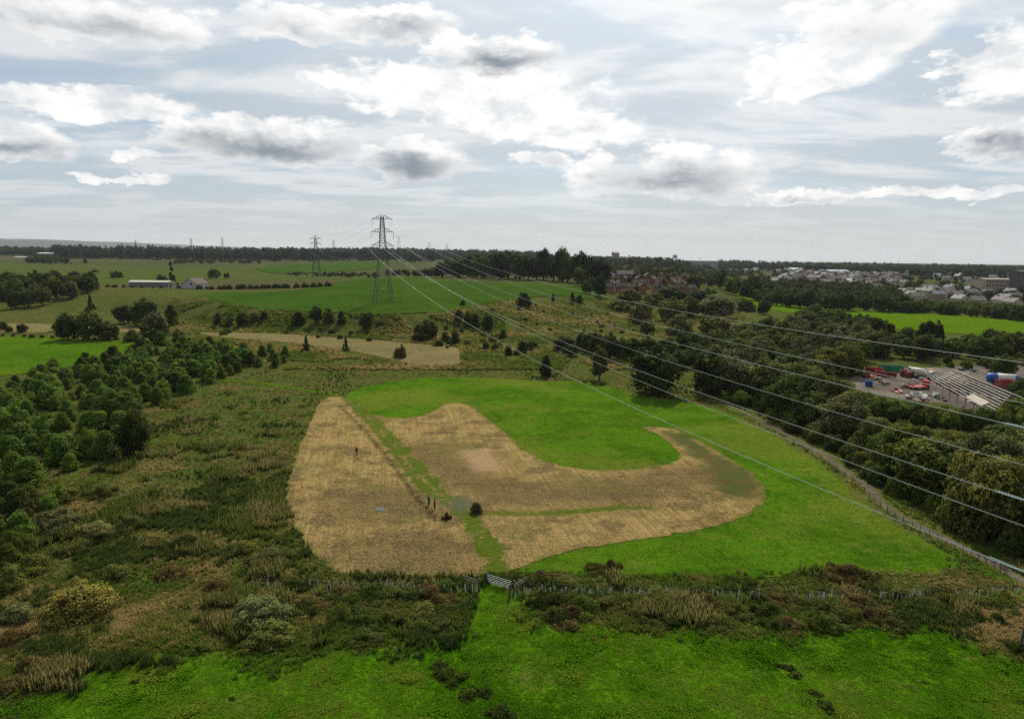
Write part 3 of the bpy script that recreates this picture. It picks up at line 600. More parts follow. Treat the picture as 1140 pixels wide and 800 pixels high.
def plant(kd, P, h, wd, colr, label, group=None, name=None, cat=None, lod=None, trunk=True):
    Hh, W, _ = SPEC[kd]; dep = float(depth_of(np.array(P)))
    if lod is None: lod = 0 if dep < 190 else (1 if dep < 520 else 2)
    cm_, tm_ = random.choice(PROTO[kd, lod]); nm, ct = NAME[kd]
    root = empty(name or nm, (P[0], P[1], P[2] - 0.05), random.uniform(0, 6.28)); tag(root, label, cat or ct, group)
    c = mobj('crown', cm_, root); c.scale = (wd / W, wd / W, h / Hh)
    g = GREENS[colr] if isinstance(colr, str) else colr; v = random.uniform(0.85, 1.15)
    c.color = (g[0] * v * random.uniform(0.9, 1.1), g[1] * v, g[2] * v, 1)
    if trunk and lod < 2: t = mobj('trunk' if kd not in ('dome', 'heap') else 'stem', tm_, root); t.scale = c.scale
    INFO[root.name] = (colr if isinstance(colr, str) else 'mid', h); return root
def plant_px(kd, px, py, hpx, wpx, colr, label, group=None, **k):
    P = GP1(px, py); D = float(depth_of(P)); return plant(kd, P, hpx / F * D, wpx / F * D, colr, label, group, **k)
def poisson_px(poly_px, dmin, n, seed, grow=0.0, world=False):
    poly = np.asarray(poly_px, float) if world else GPL(poly_px)[:, :2]; r2 = np.random.default_rng(seed); lo, hi = poly.min(0), poly.max(0); out = []
    cand = r2.uniform(lo, hi, (n * 60, 2)); cand = cand[inside(cand, poly)]
    for p in cand:
        if all((p[0] - q[0]) ** 2 + (p[1] - q[1]) ** 2 > dmin * dmin for q in out): out.append(p)
        if len(out) >= n: break
    o = np.array(out); return np.column_stack([o, height(o[:, 0], o[:, 1])])
def scatter(poly_px, dmin, n, seed, kinds, hr, wr, cols, label, group, cap=None, avoid=False, **k):
    random.seed(seed); cnt = 0
    for P in poisson_px(poly_px, dmin, n, seed):
        kd = random.choice(kinds); h = random.uniform(*hr); wd = h * random.uniform(*wr)
        if avoid and line_dist(np.array([P[:2]]), PATH)[0] < wd * 0.5 + 0.8: continue
        if cap is not None:
            px, py, D = project(P); yc = np.interp(px, cap[0], cap[1]); hm = (float(py) - yc) / F * float(D)
            if hm < 1.6: continue
            if h > hm: wd *= max(0.6, hm / h); h = hm * random.uniform(0.85, 1.0)
        plant(kd, P, h, wd, random.choice(cols), label, group, **k); cnt += 1
    return cnt
def row_px(pts_px, step, kinds, hr, wr, cols, label, group, seed=1, jit=1.0, **k):
    random.seed(seed); L = dens_line(GPL(pts_px)[:, :2], step, False)
    for p in L:
        x, y = p[0] + random.gauss(0, jit), p[1] + random.gauss(0, jit); h = random.uniform(*hr)
        plant(random.choice(kinds), (x, y, hz1(x, y)), h, h * random.uniform(*wr), random.choice(cols), label, group, **k)

# ------------------------------------------------------------------ single trees and bushes one can point at
ONE = [
 ('round', 728, 438, 55, 60, 'dark', 'big dark round tree standing alone at the top edge of the bright meadow'),
 ('tall', 667, 423, 40, 19, 'olive', 'slender pale olive tree left of the big lone round tree'),
 ('birch', 608, 419, 24, 15, 'dark', 'small dark sapling at the upper edge of the meadow under the power lines'),
 ('birch', 775, 436, 9, 6, 'dark', 'tiny dark sapling on dry grass right of the big lone round tree'),
 ('birch', 530, 571, 13, 15, 'brown', 'reddish brown leafless bush right of the grey gravel patch on the hay field'),
 ('heap', 497, 578, 10, 13, 'brown', 'small brown bush left of the grey gravel patch on the hay field'),
 ('conifer', 341, 390, 17, 13, 'dark', 'dark conical sapling standing left on the straw strip below the embankment'),
 ('conifer', 385, 390, 16, 11, 'dark', 'small neat dark cone-shaped sapling at the middle of the straw strip'),
 ('dome', 446, 398, 16, 15, 'olive', 'upright olive bush at the lower edge of the straw strip'),
 ('dome', 583, 340, 16, 19, 'dark', 'dark round bush alone on the brown slope at the lower edge of the pylon field'),
 ('dome', 515, 340, 7, 7, 'dark', 'small dark bush at the corner of the pylon field'),
 ('birch', 637, 337, 12, 7, 'olive', 'thin pale sapling on the brown slope right of the dark round bush'),
 ('dome', 645, 338, 11, 10, 'dark', 'dark bush beside the thin pale sapling on the brown slope'),
 ('birch', 616, 334, 7, 5, 'dark', 'short dark shrub on the brown slope left of the thin pale sapling'),
 ('round', 174, 381, 33, 33, 'grey', 'grey green round willow at the right end of the sunlit left pasture'),
 ('round', 163, 362, 30, 31, 'dark', 'tall black green tree behind the grey round willow'),
 ('round', 138, 360, 21, 23, 'dark', 'dark tree left of the tall black green tree behind the pasture'),
 ('birch', 191, 363, 24, 17, 'mid', 'green tree with feathery sides right of the tall black green tree'),
 ('dome', 148, 380, 15, 19, 'olive', 'low olive bush left of the grey round willow'),
 ('dome', 200, 378, 14, 15, 'olive', 'low olive bush right of the grey round willow'),
 ('round', 76, 378, 30, 25, 'dark', 'dark tree at the left of the clump behind the sunlit pasture'),
 ('round', 99, 378, 34, 30, 'mid', 'tallest green tree of the clump behind the sunlit pasture'),
 ('round', 121, 378, 21, 25, 'olive', 'olive bushy tree at the right of the clump behind the sunlit pasture'),
 ('conifer', 101, 345, 17, 13, 'dark', 'dark cone-shaped tree alone on brown grass below the left wood'),
 ('conifer', 192, 317, 20, 14, 'dark', 'tall dark cypress-like tree at the right end of the long pale shed'),
 ('dome', 180, 313, 9, 13, 'dark', 'low dark tree behind the right end of the long pale shed'),
 ('round', 238, 310, 11, 14, 'dark', 'round dark tree behind the white farmhouse'),
 ('round', 253, 310, 7, 8, 'dark', 'small round dark tree right of the larger one behind the white farmhouse'),
 ('dome', 130, 309, 9, 15, 'dark', 'lone dark bush on the plain left of the long pale shed'),
 ('conifer', 75, 294, 12, 11, 'dark', 'pointed dark tree at the right end of the small far clump at left'),
 ('birch', 95, 293, 6, 5, 'dark', 'lone tiny tree on the plain right of the small far clump'),
 ('dome', 106, 303, 4, 8, 'dark', 'tiny dark bush on the plain far left of the long pale shed'),
 ('birch', 190, 296, 6, 5, 'dark', 'lone tiny tree on the far plain above the cypress-like tree'),
 ('round', 132, 478, 46, 52, 'mid', 'large dome-shaped willow standing out among the left saplings'),
 ('round', 149, 508, 50, 34, 'dark', 'tall dark bush on its own in front of the large dome-shaped willow'),
 ('tall', 1030, 391, 34, 24, 'dark', 'dark pointed tree standing up against the lime field behind the yard'),
 ('tall', 1041, 392, 36, 15, 'dark', 'thin dark tree right of the dark pointed tree behind the yard'),
 ('round', 1118, 418, 24, 28, 'mid', 'bright-topped round tree behind the blue and white silo'),
]
for (kd, px, py, hp, wp, cl, lb) in ONE: plant_px(kd, px, py, hp, wp, cl, lb)
# embankment bushes below the pylon field
EMB = [(294, 356, 12, 9), (332, 361, 14, 17), (352, 358, 18, 15), (366, 358, 17, 15), (380, 359, 13, 12), (407, 366, 18, 15), (412, 357, 13, 9), (467, 379, 19, 21), (477, 378, 22, 22), (496, 381, 13, 11), (507, 383, 16, 14),
       (511, 357, 13, 11), (522, 360, 15, 12), (529, 364, 15, 13), (543, 367, 17, 15), (548, 381, 11, 9), (560, 377, 10, 11), (541, 389, 9, 8), (551, 389, 9, 11), (488, 385, 7, 13), (270, 362, 14, 14), (255, 364, 10, 10), (243, 362, 14, 12), (283, 358, 10, 12), (566, 395, 12, 10), (582, 392, 12, 14), (590, 389, 10, 10)]
for i, (px, py, hp, wp) in enumerate(EMB):
    plant_px(('dome', 'birch', 'round')[i % 3], px, py, hp, wp, ('dark', 'dark', 'mid', 'olive')[i % 4], 'bush on the embankment below the pylon field', 'bushes on the embankment below the pylon field')
random.seed(5)
scatter([(225, 372), (300, 374), (420, 380), (500, 388), (560, 395), (600, 400), (590, 385), (520, 358), (420, 352), (300, 349), (240, 352)], 6, 46, 12, ['dome'], (1.3, 2.6), (1.1, 1.8), ['olive', 'mid', 'dark', 'brown'], 'shrub on the rough slope around the straw strip', 'low shrubs on the rough slope')
scatter([(530, 345), (600, 340), (680, 340), (720, 352), (700, 385), (640, 382), (560, 372)], 7, 38, 13, ['dome'], (1.0, 2.2), (1.1, 1.9), ['olive', 'brown', 'dark'], 'shrub on the brown slope right of the pylon field', 'low shrubs on the brown slope')
for i, (px, py, hp, wp, cl) in enumerate([(715, 360, 27, 32, 'olive'), (747, 358, 27, 34, 'olive'), (767, 352, 22, 24, 'mid'), (757, 374, 27, 35, 'grey'), (797, 354, 26, 46, 'grey'), (795, 374, 24, 38, 'olive'), (830, 346, 15, 22, 'dark'), (745, 331, 14, 28, 'mid'), (700, 337, 15, 32, 'olive'), (690, 345, 12, 34, 'olive'), (728, 340, 14, 26, 'olive'), (850, 350, 16, 16, 'dark'), (815, 384, 20, 30, 'olive'), (840, 380, 22, 28, 'mid'), (720, 372, 16, 20, 'olive')]):
    plant_px('round' if i % 3 else 'dome', px, py, hp, wp, cl, 'willow bush in the hollow below the brick houses', 'willow scrub below the brick houses', name='willow_bush', cat='bush')
for i, (px, py, hp, wp) in enumerate([(628, 390, 17, 27), (636, 396, 13, 17), (655, 392, 22, 18), (664, 398, 28, 20), (678, 401, 31, 22), (694, 401, 26, 20), (706, 402, 27, 20), (722, 402, 28, 24), (742, 400, 26, 26), (757, 397, 28, 24), (775, 404, 22, 28), (757, 409, 20, 26), (790, 412, 24, 30), (648, 388, 18, 16), (582, 387, 9, 12), (594, 387, 8, 10)]):
    plant_px('round' if i % 2 else 'tall', px, py, hp, wp, ('dark', 'dark', 'mid')[i % 3], 'tree in the hedge line above the lone round tree', 'dark hedge line above the lone tree')
# dark belt of big trees right of the pylon and behind the brick houses
random.seed(21)
for i, px in enumerate(np.linspace(478, 668, 23)):
    py = np.interp(px, [478, 560, 620, 668], [308.5, 311, 314, 316]) + random.uniform(-2, 0.6); top = np.interp(px, [478, 500, 540, 560, 600, 640, 668], [296, 290, 284, 282, 279, 280, 290]) + random.uniform(-3, 5)
    plant_px(random.choice(['round', 'tall', 'round']), px + random.uniform(-3, 3), py, py - top, random.uniform(18, 27), random.choice(['dark', 'dark', 'mid', 'blue']), 'tree, front of the belt right of the pylon', 'dark tree belt right of the main pylon', lod=1)
scatter([(480, 306), (560, 308), (660, 313), (690, 308), (660, 300), (560, 299), (500, 301)], 14, 34, 22, ['round', 'tall'], (15, 22), (0.7, 0.95), ['dark', 'blue', 'mid'], 'tree, back of the belt right of the pylon', 'back of the dark tree belt')
scatter([(655, 322), (775, 326), (790, 312), (700, 306), (655, 308)], 12, 52, 24, ['round', 'tall'], (5, 9), (0.8, 1.0), ['dark', 'mid', 'olive'], 'garden tree between the red brick houses', 'garden trees between the brick houses')
scatter([(665, 300), (770, 303), (830, 303), (830, 296), (740, 296), (670, 296)], 26, 44, 23, ['round', 'tall'], (9, 15), (0.8, 1.1), ['dark', 'blue', 'mid'], 'tree behind the red brick houses', 'trees behind the brick houses')
for i, (px, py, hp, wp) in enumerate([(668, 330, 24, 16), (645, 318, 22, 16), (660, 322, 14, 14), (653, 326, 12, 14), (806, 322, 22, 20), (815, 328, 22, 22), (835, 330, 24, 26), (800, 316, 16, 12), (775, 322, 14, 12), (790, 330, 10, 18), (778, 333, 10, 22), (760, 332, 8, 20), (740, 332, 7, 18)]):
    plant_px('round', px, py, hp, wp, ('dark', 'mid')[i % 2], 'garden tree at the edge of the brick estate', 'garden trees round the brick estate')

# ------------------------------------------------------------------ woods one can see tree by tree
lab = 'tree in the wood at the far left'
scatter([(-40, 345), (40, 343), (72, 336), (108, 325), (96, 321), (60, 318), (-40, 318)], 6.5, 60, 31, ['round', 'tall', 'round'], (9, 14), (0.75, 1.0), ['dark', 'mid', 'dark', 'olive'], lab, 'wood at the far left')
row_px([(-20, 369), (30, 369), (62, 368)], 6, ['dome', 'round'], (3, 5.5), (0.9, 1.3), ['dark', 'olive'], 'bush in the tall hedge behind the left pasture', 'hedge behind the sunlit pasture', 3)
row_px([(-20, 373.5), (60, 376), (140, 379), (178, 382)], 4.5, ['dome'], (1.2, 2.4), (1.1, 1.5), ['dark', 'olive'], 'bush in the low hedge along the left pasture', 'low hedge along the sunlit pasture', 4, 0.6)
row_px([(110, 319), (150, 320), (200, 321), (225, 321)], 8, ['dome'], (2, 3.4), (1.2, 1.8), ['dark'], 'hedge bush in front of the long pale shed', 'hedge in front of the pale shed', 6)
row_px([(222, 322), (280, 321.5), (330, 320.5), (366, 319)], 5, ['dome'], (3, 4.2), (1.2, 1.7), ['dark'], 'bush in the hedge right of the white farmhouse', 'thick hedge right of the farmhouse', 7, 0.8)
THK = [(-30, 440), (0, 432), (60, 417), (130, 399), (178, 384), (232, 384), (275, 392), (285, 404), (240, 428), (205, 442), (160, 462), (150, 490), (110, 520), (60, 545), (0, 560), (-30, 566)]
scatter(THK, 2.7, 230, 41, ['birch', 'birch', 'birch', 'dome'], (3.2, 6.0), (0.8, 1.15), ['birch', 'birch', 'birch', 'bright', 'mid'], 'sapling in the thicket along the left edge', 'young birch thicket on the left')
scatter([(280, 400), (300, 392), (322, 398), (318, 410), (290, 414)], 3.5, 9, 42, ['birch'], (3, 5), (0.7, 1.0), ['birch', 'mid'], 'sapling at the left end of the straw strip', 'saplings left of the straw strip')
scatter([(-30, 640), (0, 560), (40, 552), (70, 560), (30, 600), (20, 650)], 3.2, 16, 43, ['birch', 'dome'], (2.5, 4.5), (0.8, 1.1), ['birch', 'dark', 'mid'], 'bush at the left rim of the picture', 'bushes at the left rim')
# right hand woods
CAP = ([740, 800, 850, 900, 930, 945, 960, 1000, 1040, 1080, 1110, 1140, 1250], [390, 388, 392, 405, 425, 440, 458, 468, 474, 482, 474, 462, 430])
PB = [(786, 449), (815, 455), (850, 468), (880, 482), (920, 504), (958, 530), (985, 556), (1020, 574), (1065, 596), (1110, 618), (1160, 645), (1260, 640), (1260, 520), (1140, 500), (1040, 490), (960, 475), (900, 440), (840, 425), (790, 430)]
lab = 'tree in the wood beside the gravel path'
scatter(PB, 5.0, 110, 51, ['round', 'tall', 'round', 'round', 'dome'], (7, 15), (0.85, 1.2), ['dark', 'mid', 'dark', 'olive', 'mid', 'grey'], lab, 'wood beside the gravel path', cap=CAP, avoid=True, name='woodland_tree', cat='tree')
row_px([(812, 447), (845, 459), (885, 478), (925, 500), (962, 524), (998, 549), (1040, 571), (1085, 594), (1125, 616), (1165, 638)], 3.4, ['dome', 'round', 'dome'], (2.5, 4.5), (1.0, 1.4), ['mid', 'olive', 'dark', 'bright'], 'shrub along the gravel path under the wood', 'shrubs at the foot of the path wood', 9, 0.8)
scatter([(755, 392), (800, 385), (850, 372), (900, 372), (960, 384), (985, 396), (960, 412), (925, 425), (890, 440), (840, 425), (790, 420), (765, 410)], 6.0, 90, 52, ['round', 'round', 'tall', 'dome'], (7, 11.5), (0.85, 1.2), ['olive', 'mid', 'dark', 'grey'], 'tree in the broad wood left of the yard', 'broad wood left of the yard', name='woodland_tree', cat='tree', cap=([740, 800, 850, 900, 950, 1000], [372, 352, 338, 336, 346, 372]))
scatter([(880, 356), (940, 362), (1000, 376), (1060, 380), (1140, 385), (1260, 400), (1260, 402), (1140, 401), (1060, 405), (1000, 404), (960, 395), (900, 376)], 6.5, 70, 53, ['round', 'round', 'tall'], (8, 12), (0.85, 1.1), ['dark', 'mid', 'dark', 'olive'], 'tree in the belt behind the yard', 'tree belt behind the yard', name='woodland_tree', cat='tree', cap=([860, 900, 950, 1000, 1030, 1060, 1100, 1140, 1250], [338, 336, 343, 362, 368, 376, 366, 368, 370]))
row_px([(835, 334), (880, 342), (930, 346), (1000, 345.5)], 6.5, ['round', 'tall'], (9, 14), (0.85, 1.15), ['dark', 'mid'], 'tree in the row behind the lime field', 'tree row behind the lime field', 11, 2)
row_px([(1000, 347), (1060, 351), (1140, 357), (1250, 362)], 5, ['round', 'dome'], (5.5, 9.5), (0.95, 1.3), ['dark', 'mid', 'olive'], 'tree in the hedge behind the lime field', 'hedge at the right end of the lime field', 12, 2)
scatter([(940, 447), (975, 446), (1010, 452), (1040, 456), (1060, 464), (1110, 470), (1150, 462), (1150, 478), (1060, 480), (1000, 470), (945, 460)], 2.3, 110, 57, ['dome', 'round', 'round'], (3.0, 6.5), (0.9, 1.3), ['mid', 'olive', 'bright', 'mid'], 'bush screening the front of the yard', 'bushes in front of the yard', cap=([930, 950, 985, 1020, 1050, 1080, 1110, 1150], [426, 432, 441, 447, 450, 454, 450, 436]))
scatter([(1040, 406), (1100, 407), (1160, 405), (1160, 412), (1100, 411), (1045, 411)], 4, 16, 58, ['dome', 'round'], (2.0, 4.5), (0.9, 1.3), ['mid', 'olive', 'dark'], 'bush at the back of the yard behind the derelict shed', 'bushes behind the derelict shed')
scatter([(1128, 445), (1150, 436), (1200, 440), (1200, 470), (1135, 462)], 3, 14, 59, ['round', 'dome'], (3, 6), (0.9, 1.2), ['mid', 'dark', 'olive'], 'leafy tree at the right end of the derelict shed', 'trees right of the derelict shed')
# willow and bramble mounds among the rough grass, nearest left
MOUNDS = [(62, 590, 26, 60, 'grey'), (105, 598, 22, 44, 'grey'), (88, 682, 38, 78, 'yellow'), (8, 655, 32, 40, 'olive'), (290, 692, 32, 70, 'grey'), (300, 712, 22, 60, 'olive'), (165, 612, 14, 50, 'yellow'), (270, 612, 16, 56, 'olive'), (300, 622, 16, 60, 'grey'), (125, 640, 18, 60, 'olive'), (40, 630, 18, 60, 'olive'),
          (205, 610, 18, 60, 'dark'), (15, 715, 16, 60, 'brown'), (40, 745, 18, 66, 'brown'), (10, 765, 18, 50, 'brown'), (220, 690, 10, 36, 'olive'), (150, 585, 14, 50, 'olive'), (190, 640, 14, 50, 'brown'), (20, 690, 22, 40, 'grey'), (330, 655, 14, 50, 'dark'), (240, 655, 12, 40, 'brown'), (60, 560, 20, 50, 'olive'), (115, 552, 14, 40, 'olive'), (30, 580, 22, 40, 'brown')]
random.seed(77)
for (px, py, hp, wp, cl) in MOUNDS: plant_px('heap' if (hp < 20 or cl == 'brown') else 'dome', px, py, hp * 0.9, wp, cl, 'mound in the rough grass at the lower left', 'mounds in the rough grass at the left', name='bramble_mound')
# heaped brambles along the fence line
random.seed(78)
for i in range(92):
    left = i < 34; px = random.uniform(330, 518) if left else random.uniform(590, 1120); py = random.uniform(656, 714) if left else random.uniform(660, 699)
    if left and px < 400 and py > 690: py -= 26
    plant_px('heap', px, py, random.uniform(7, 14), random.uniform(28, 64), random.choice(['dark', 'olive', 'brown', 'mid', 'mid', 'olive']), 'bramble heap between the fence and the front pasture', 'bramble heaps along the fence strip', name='bramble_heap')
for (px, py, hp, wp, cl) in [(375 + 570, 642, 18, 50, 'brown'), (965, 646, 14, 40, 'olive'), (925, 645, 10, 34, 'brown'), (665, 634, 10, 34, 'olive'), (682, 632, 10, 22, 'brown'), (605, 644, 9, 36, 'brown'), (630, 646, 8, 40, 'olive')]:
    plant_px('heap', px, py, hp, wp * 1.2, cl, 'bramble mound on the lower rim of the bright meadow', 'mounds on the lower rim of the meadow', name='bramble_mound')
# docks and thistles in the front pasture
for (px, py, s) in [(489, 742, 14), (494, 752, 16), (503, 762, 12), (512, 755, 13), (520, 775, 16), (540, 772, 14), (558, 796, 22), (880, 745, 10), (885, 752, 10), (907, 773, 12), (920, 788, 14), (866, 741, 8), (1030, 760, 5), (150, 760, 8), (262, 755, 6), (275, 740, 8), (258, 778, 6), (203, 709, 7), (190, 722, 8), (223, 725, 12)]:
    plant_px('heap', px, py, s * 0.6, s * 1.9, 'mid', 'weed clump in the front pasture', 'weed clumps in the front pasture', name='weed_clump', cat='plant')

# ------------------------------------------------------------------ grass and weeds nobody could count
FLINE_L = [(284, 650), (340, 653), (420, 654), (470, 656), (531, 657)]; FLINE_R = [(572, 659), (620, 659), (700, 661), (800, 661), (900, 664), (1000, 664), (1060, 661), (1132, 657)]
def vnoise(x, y, s, seed=0):
    x = np.asarray(x) / s; y = np.asarray(y) / s; xi = np.floor(x).astype(np.int64); yi = np.floor(y).astype(np.int64); fx = x - xi; fy = y - yi
    fx = fx * fx * (3 - 2 * fx); fy = fy * fy * (3 - 2 * fy)
    def hsh(a, b):
        v = (a * 374761393 + b * 668265263 + seed * 974711) & 0x7fffffff; v = ((v ^ (v >> 13)) * 1274126177) & 0x7fffffff; return ((v ^ (v >> 16)) & 0xffff) / 65535.0
    return (hsh(xi, yi) * (1 - fx) + hsh(xi + 1, yi) * fx) * (1 - fy) + (hsh(xi, yi + 1) * (1 - fx) + hsh(xi + 1, yi + 1) * fx) * fy
def tuft_mesh(name, seed, nb, hgt, spread, wd, mat, lean=0.5):
    r2 = np.random.default_rng(seed); V = []; Fc = []; T = []
    for k in range(nb):
        a = r2.uniform(0, 6.283); rr = spread * r2.uniform(0, 1) ** 0.7 * 0.5; b = np.array([math.cos(a) * rr, math.sin(a) * rr, -0.03]); h = hgt * r2.uniform(0.55, 1.15)
        o = np.array([math.cos(a), math.sin(a), 0]) * h * lean * r2.uniform(0.2, 1.2); s = np.array([-math.sin(a + r2.uniform(-1, 1)), math.cos(a + r2.uniform(-1, 1)), 0]) * wd * 0.5
        m = b + o * 0.35 + [0, 0, h * 0.62]; t = b + o + [0, 0, h * r2.uniform(0.8, 1.0)]; i = len(V)
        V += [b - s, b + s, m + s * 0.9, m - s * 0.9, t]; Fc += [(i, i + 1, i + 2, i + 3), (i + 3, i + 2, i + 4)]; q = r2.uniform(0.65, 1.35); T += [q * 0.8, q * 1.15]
    me = mesh_from(name, V, Fc, mat); fattr(me, 'tint', T, 'FACE'); return me
def gn_scatter(name, P, scl, tint, proto, label, cat):
    me = bpy.data.meshes.new(name); me.vertices.add(len(P)); me.vertices.foreach_set('co', np.asarray(P, np.float32).ravel()); me.update()
    fattr(me, 'sc', scl); fattr(me, 'tint', tint)
    o = mobj(name, me); tag(o, label, cat, kind='stuff')
    g = bpy.data.node_groups.new(name + '_nodes', 'GeometryNodeTree'); g.interface.new_socket('Geometry', in_out='INPUT', socket_type='NodeSocketGeometry'); g.interface.new_socket('Geometry', in_out='OUTPUT', socket_type='NodeSocketGeometry')
    gi = g.nodes.new('NodeGroupInput'); go = g.nodes.new('NodeGroupOutput'); ip = g.nodes.new('GeometryNodeInstanceOnPoints'); oi = g.nodes.new('GeometryNodeObjectInfo'); oi.inputs['Object'].default_value = proto; oi.inputs['As Instance'].default_value = True
    rv = g.nodes.new('FunctionNodeRandomValue'); rv.data_type = 'FLOAT_VECTOR'; rv.inputs[0].default_value = (-0.12, -0.12, 0); rv.inputs[1].default_value = (0.12, 0.12, 6.28)
    na = g.nodes.new('GeometryNodeInputNamedAttribute'); na.data_type = 'FLOAT'; na.inputs['Name'].default_value = 'sc'
    L = g.links.new; L(gi.outputs[0], ip.inputs['Points']); L(oi.outputs['Geometry'], ip.inputs['Instance']); L(rv.outputs[0], ip.inputs['Rotation']); L(na.outputs[0], ip.inputs['Scale']); L(ip.outputs[0], go.inputs[0])
    md = o.modifiers.new('scatter', 'NODES'); md.node_group = g; return o
def proto_obj(name, me): return bpy.data.objects.new(name, me)
r4 = np.random.default_rng(99)
def frustum_points(n, y0, y1, x0=-40, x1=1180):
    d = rayd(r4.uniform(x0, x1, n), r4.uniform(y0, y1, n)); P = d * ((0.4 - CAMH) / d[:, 2])[:, None]; P[:, :2] += r4.normal(0, 0.3, (n, 2)); P[:, 2] = height(P[:, 0], P[:, 1]); return P
HAYW = haypoly; MEAW = smooth_line(GPL(MEADOW_PX)[:, :2], 2); YARDW = GPL([(925, 405), (1260, 400), (1260, 480), (1140, 464), (1000, 459), (925, 452)])[:, :2]; LPAST = GPL([(-60, 374), (178, 382), (110, 403), (0, 418), (-60, 424)])[:, :2]
STRAW = GPL([(208, 369), (300, 371), (400, 377), (512, 387), (514, 407), (470, 407), (430, 400), (380, 388), (320, 381), (250, 377)])[:, :2]
P = frustum_points(150000, 400, 850); xy = P[:, :2]
mg = r4.exponential(0.22, len(P)); ok = (sdf(xy, HAYW) < mg) & (sdf(xy, MEAW) < mg * 1.5) & ~inside(xy, YARDW) & ~inside(xy, LPAST) & ~inside(xy, STRAW) & (line_dist(xy, PATH) > 1.3)
past = sdf(xy, PASTURE) + (vnoise(xy[:, 0], xy[:, 1], 3.0, 5) - 0.5) * 5 + (vnoise(xy[:, 0], xy[:, 1], 1.1, 6) - 0.5) * 3 + r4.normal(0, 1.1, len(P)); past = np.maximum(past, sdf(xy, TONGUE) * 3 + r4.normal(0, 1.3, len(P)))
FLW = GPL(FLINE_L)[:, :2]; FRW = GPL(FLINE_R)[:, :2]; fd = np.minimum(line_dist(xy, FLW), line_dist(xy, FRW))
rough = ok & (past < 0) & ((fd > 1.0) | (r4.uniform(0, 1, len(P)) < 0.25))
n1 = vnoise(xy[:, 0], xy[:, 1], 9.0, 1) * 0.6 + vnoise(xy[:, 0], xy[:, 1], 3.5, 2) * 0.4; wx = xy[:, 0] + 4 * vnoise(xy[:, 0], xy[:, 1], 6.0, 14) + 2 * vnoise(xy[:, 0], xy[:, 1], 2.2, 15); wy = xy[:, 1] + 4 * vnoise(xy[:, 0], xy[:, 1], 5.0, 16) + 2 * vnoise(xy[:, 0], xy[:, 1], 2.0, 17)
n1 = vnoise(wx, wy, 9.0, 1) * 0.5 + vnoise(wx, wy, 3.5, 2) * 0.3 + vnoise(xy[:, 0], xy[:, 1], 1.2, 12) * 0.2; n2 = vnoise(wx, wy, 13.0, 3) * 0.55 + vnoise(wx, wy, 4.0, 4) * 0.3 + r4.uniform(0, 0.15, len(P))
dryp = sdf(xy, DRYPATCH) > -1
MT['tuft'] = tuft_material('rough_grass_blades', [(0.092, 0.148, 0.018), (0.185, 0.178, 0.040), (0.370, 0.275, 0.110)])
MT['rush'] = tuft_material('rush_blades', [(0.036, 0.062, 0.013), (0.056, 0.084, 0.018), (0.085, 0.108, 0.026)])
MT['green'] = tuft_material('green_grass_blades', [(0.062, 0.176, 0.005), (0.110, 0.250, 0.008), (0.180, 0.255, 0.022)])
MT['straw'] = tuft_material('straw_blades', [(0.10, 0.075, 0.034), (0.19, 0.140, 0.064), (0.27, 0.205, 0.10)])
tus = proto_obj('grass_tussock', tuft_mesh('grass_tussock', 1, 26, 0.62, 0.62, 0.085, MT['tuft'], 0.6)); rus = proto_obj('rush_tuft', tuft_mesh('rush_tuft', 2, 24, 0.85, 0.5, 0.06, MT['rush'], 0.35))
grs = proto_obj('grass_tuft', tuft_mesh('grass_tuft', 3, 14, 0.13, 0.6, 0.07, MT['green'], 1.3)); stw = proto_obj('straw_tuft', tuft_mesh('straw_tuft', 4, 12, 0.14, 0.5, 0.06, MT['straw'], 1.4))
m1 = rough & (n2 < 0.70) & (r4.uniform(0, 1, len(P)) < 0.22 + 0.9 * n1)
tn = np.clip((n1 - 0.5) * 2.6 + 0.34 + r4.normal(0, 0.2, len(P)), 0, 1); tn = np.clip(tn - 0.35 * np.exp(np.minimum(past, 0) / 3.5), 0, 1); tn = np.where(dryp, np.clip(tn + 0.4, 0, 1), tn)
n5 = vnoise(wx, wy, 5.0, 31) * 0.6 + vnoise(wx, wy, 2.0, 32) * 0.4
gn_scatter('rough_grass', P[m1], (r4.uniform(0.35, 0.8, len(P)) * (0.45 + 1.5 * n5 ** 1.5))[m1], tn[m1], tus, 'tussocky olive and brown rough grass around the meadow', 'grass')
m2 = rough & (n2 >= 0.69)
gn_scatter('rushes', P[m2], r4.uniform(0.5, 1.25, m2.sum()), np.clip(n1 + r4.normal(0, 0.2, len(P)), 0, 1)[m2], rus, 'dark green rush beds in the rough grassland', 'rushes')
MT['herb'] = tuft_material('tall_herb_stalks', [(0.085, 0.112, 0.020), (0.150, 0.142, 0.044), (0.235, 0.190, 0.074)])
her = proto_obj('tall_herb', tuft_mesh('tall_herb', 6, 22, 1.25, 0.8, 0.10, MT['herb'], 0.22))
n6 = vnoise(wx, wy, 7.0, 41) * 0.55 + vnoise(wx, wy, 2.6, 42) * 0.3 + r4.uniform(0, 0.15, len(P)); pxs = project(P)[0]
m4 = rough & (n6 > np.where((pxs < 330) & (xy[:, 1] > 72) & (xy[:, 1] < 135), 0.62, 0.72)) & (xy[:, 1] < 190) & (past < -1.5) & (fd > 1.5)
gn_scatter('tall_herbs', P[m4], r4.uniform(0.6, 1.3, m4.sum()), np.clip(vnoise(wx, wy, 4.0, 43)[m4] * 1.2 - 0.25 + r4.normal(0, 0.15, m4.sum()), 0, 1), her, 'stands of tall tan-headed herbs in the rough grassland', 'weeds')
m3 = (past >= 0) & ok & (r4.uniform(0, 1, len(P)) < 0.5)
Pm = frustum_points(26000, 640, 850); xm = Pm[:, :2]; mm = (sdf(xm, PASTURE) > 0)
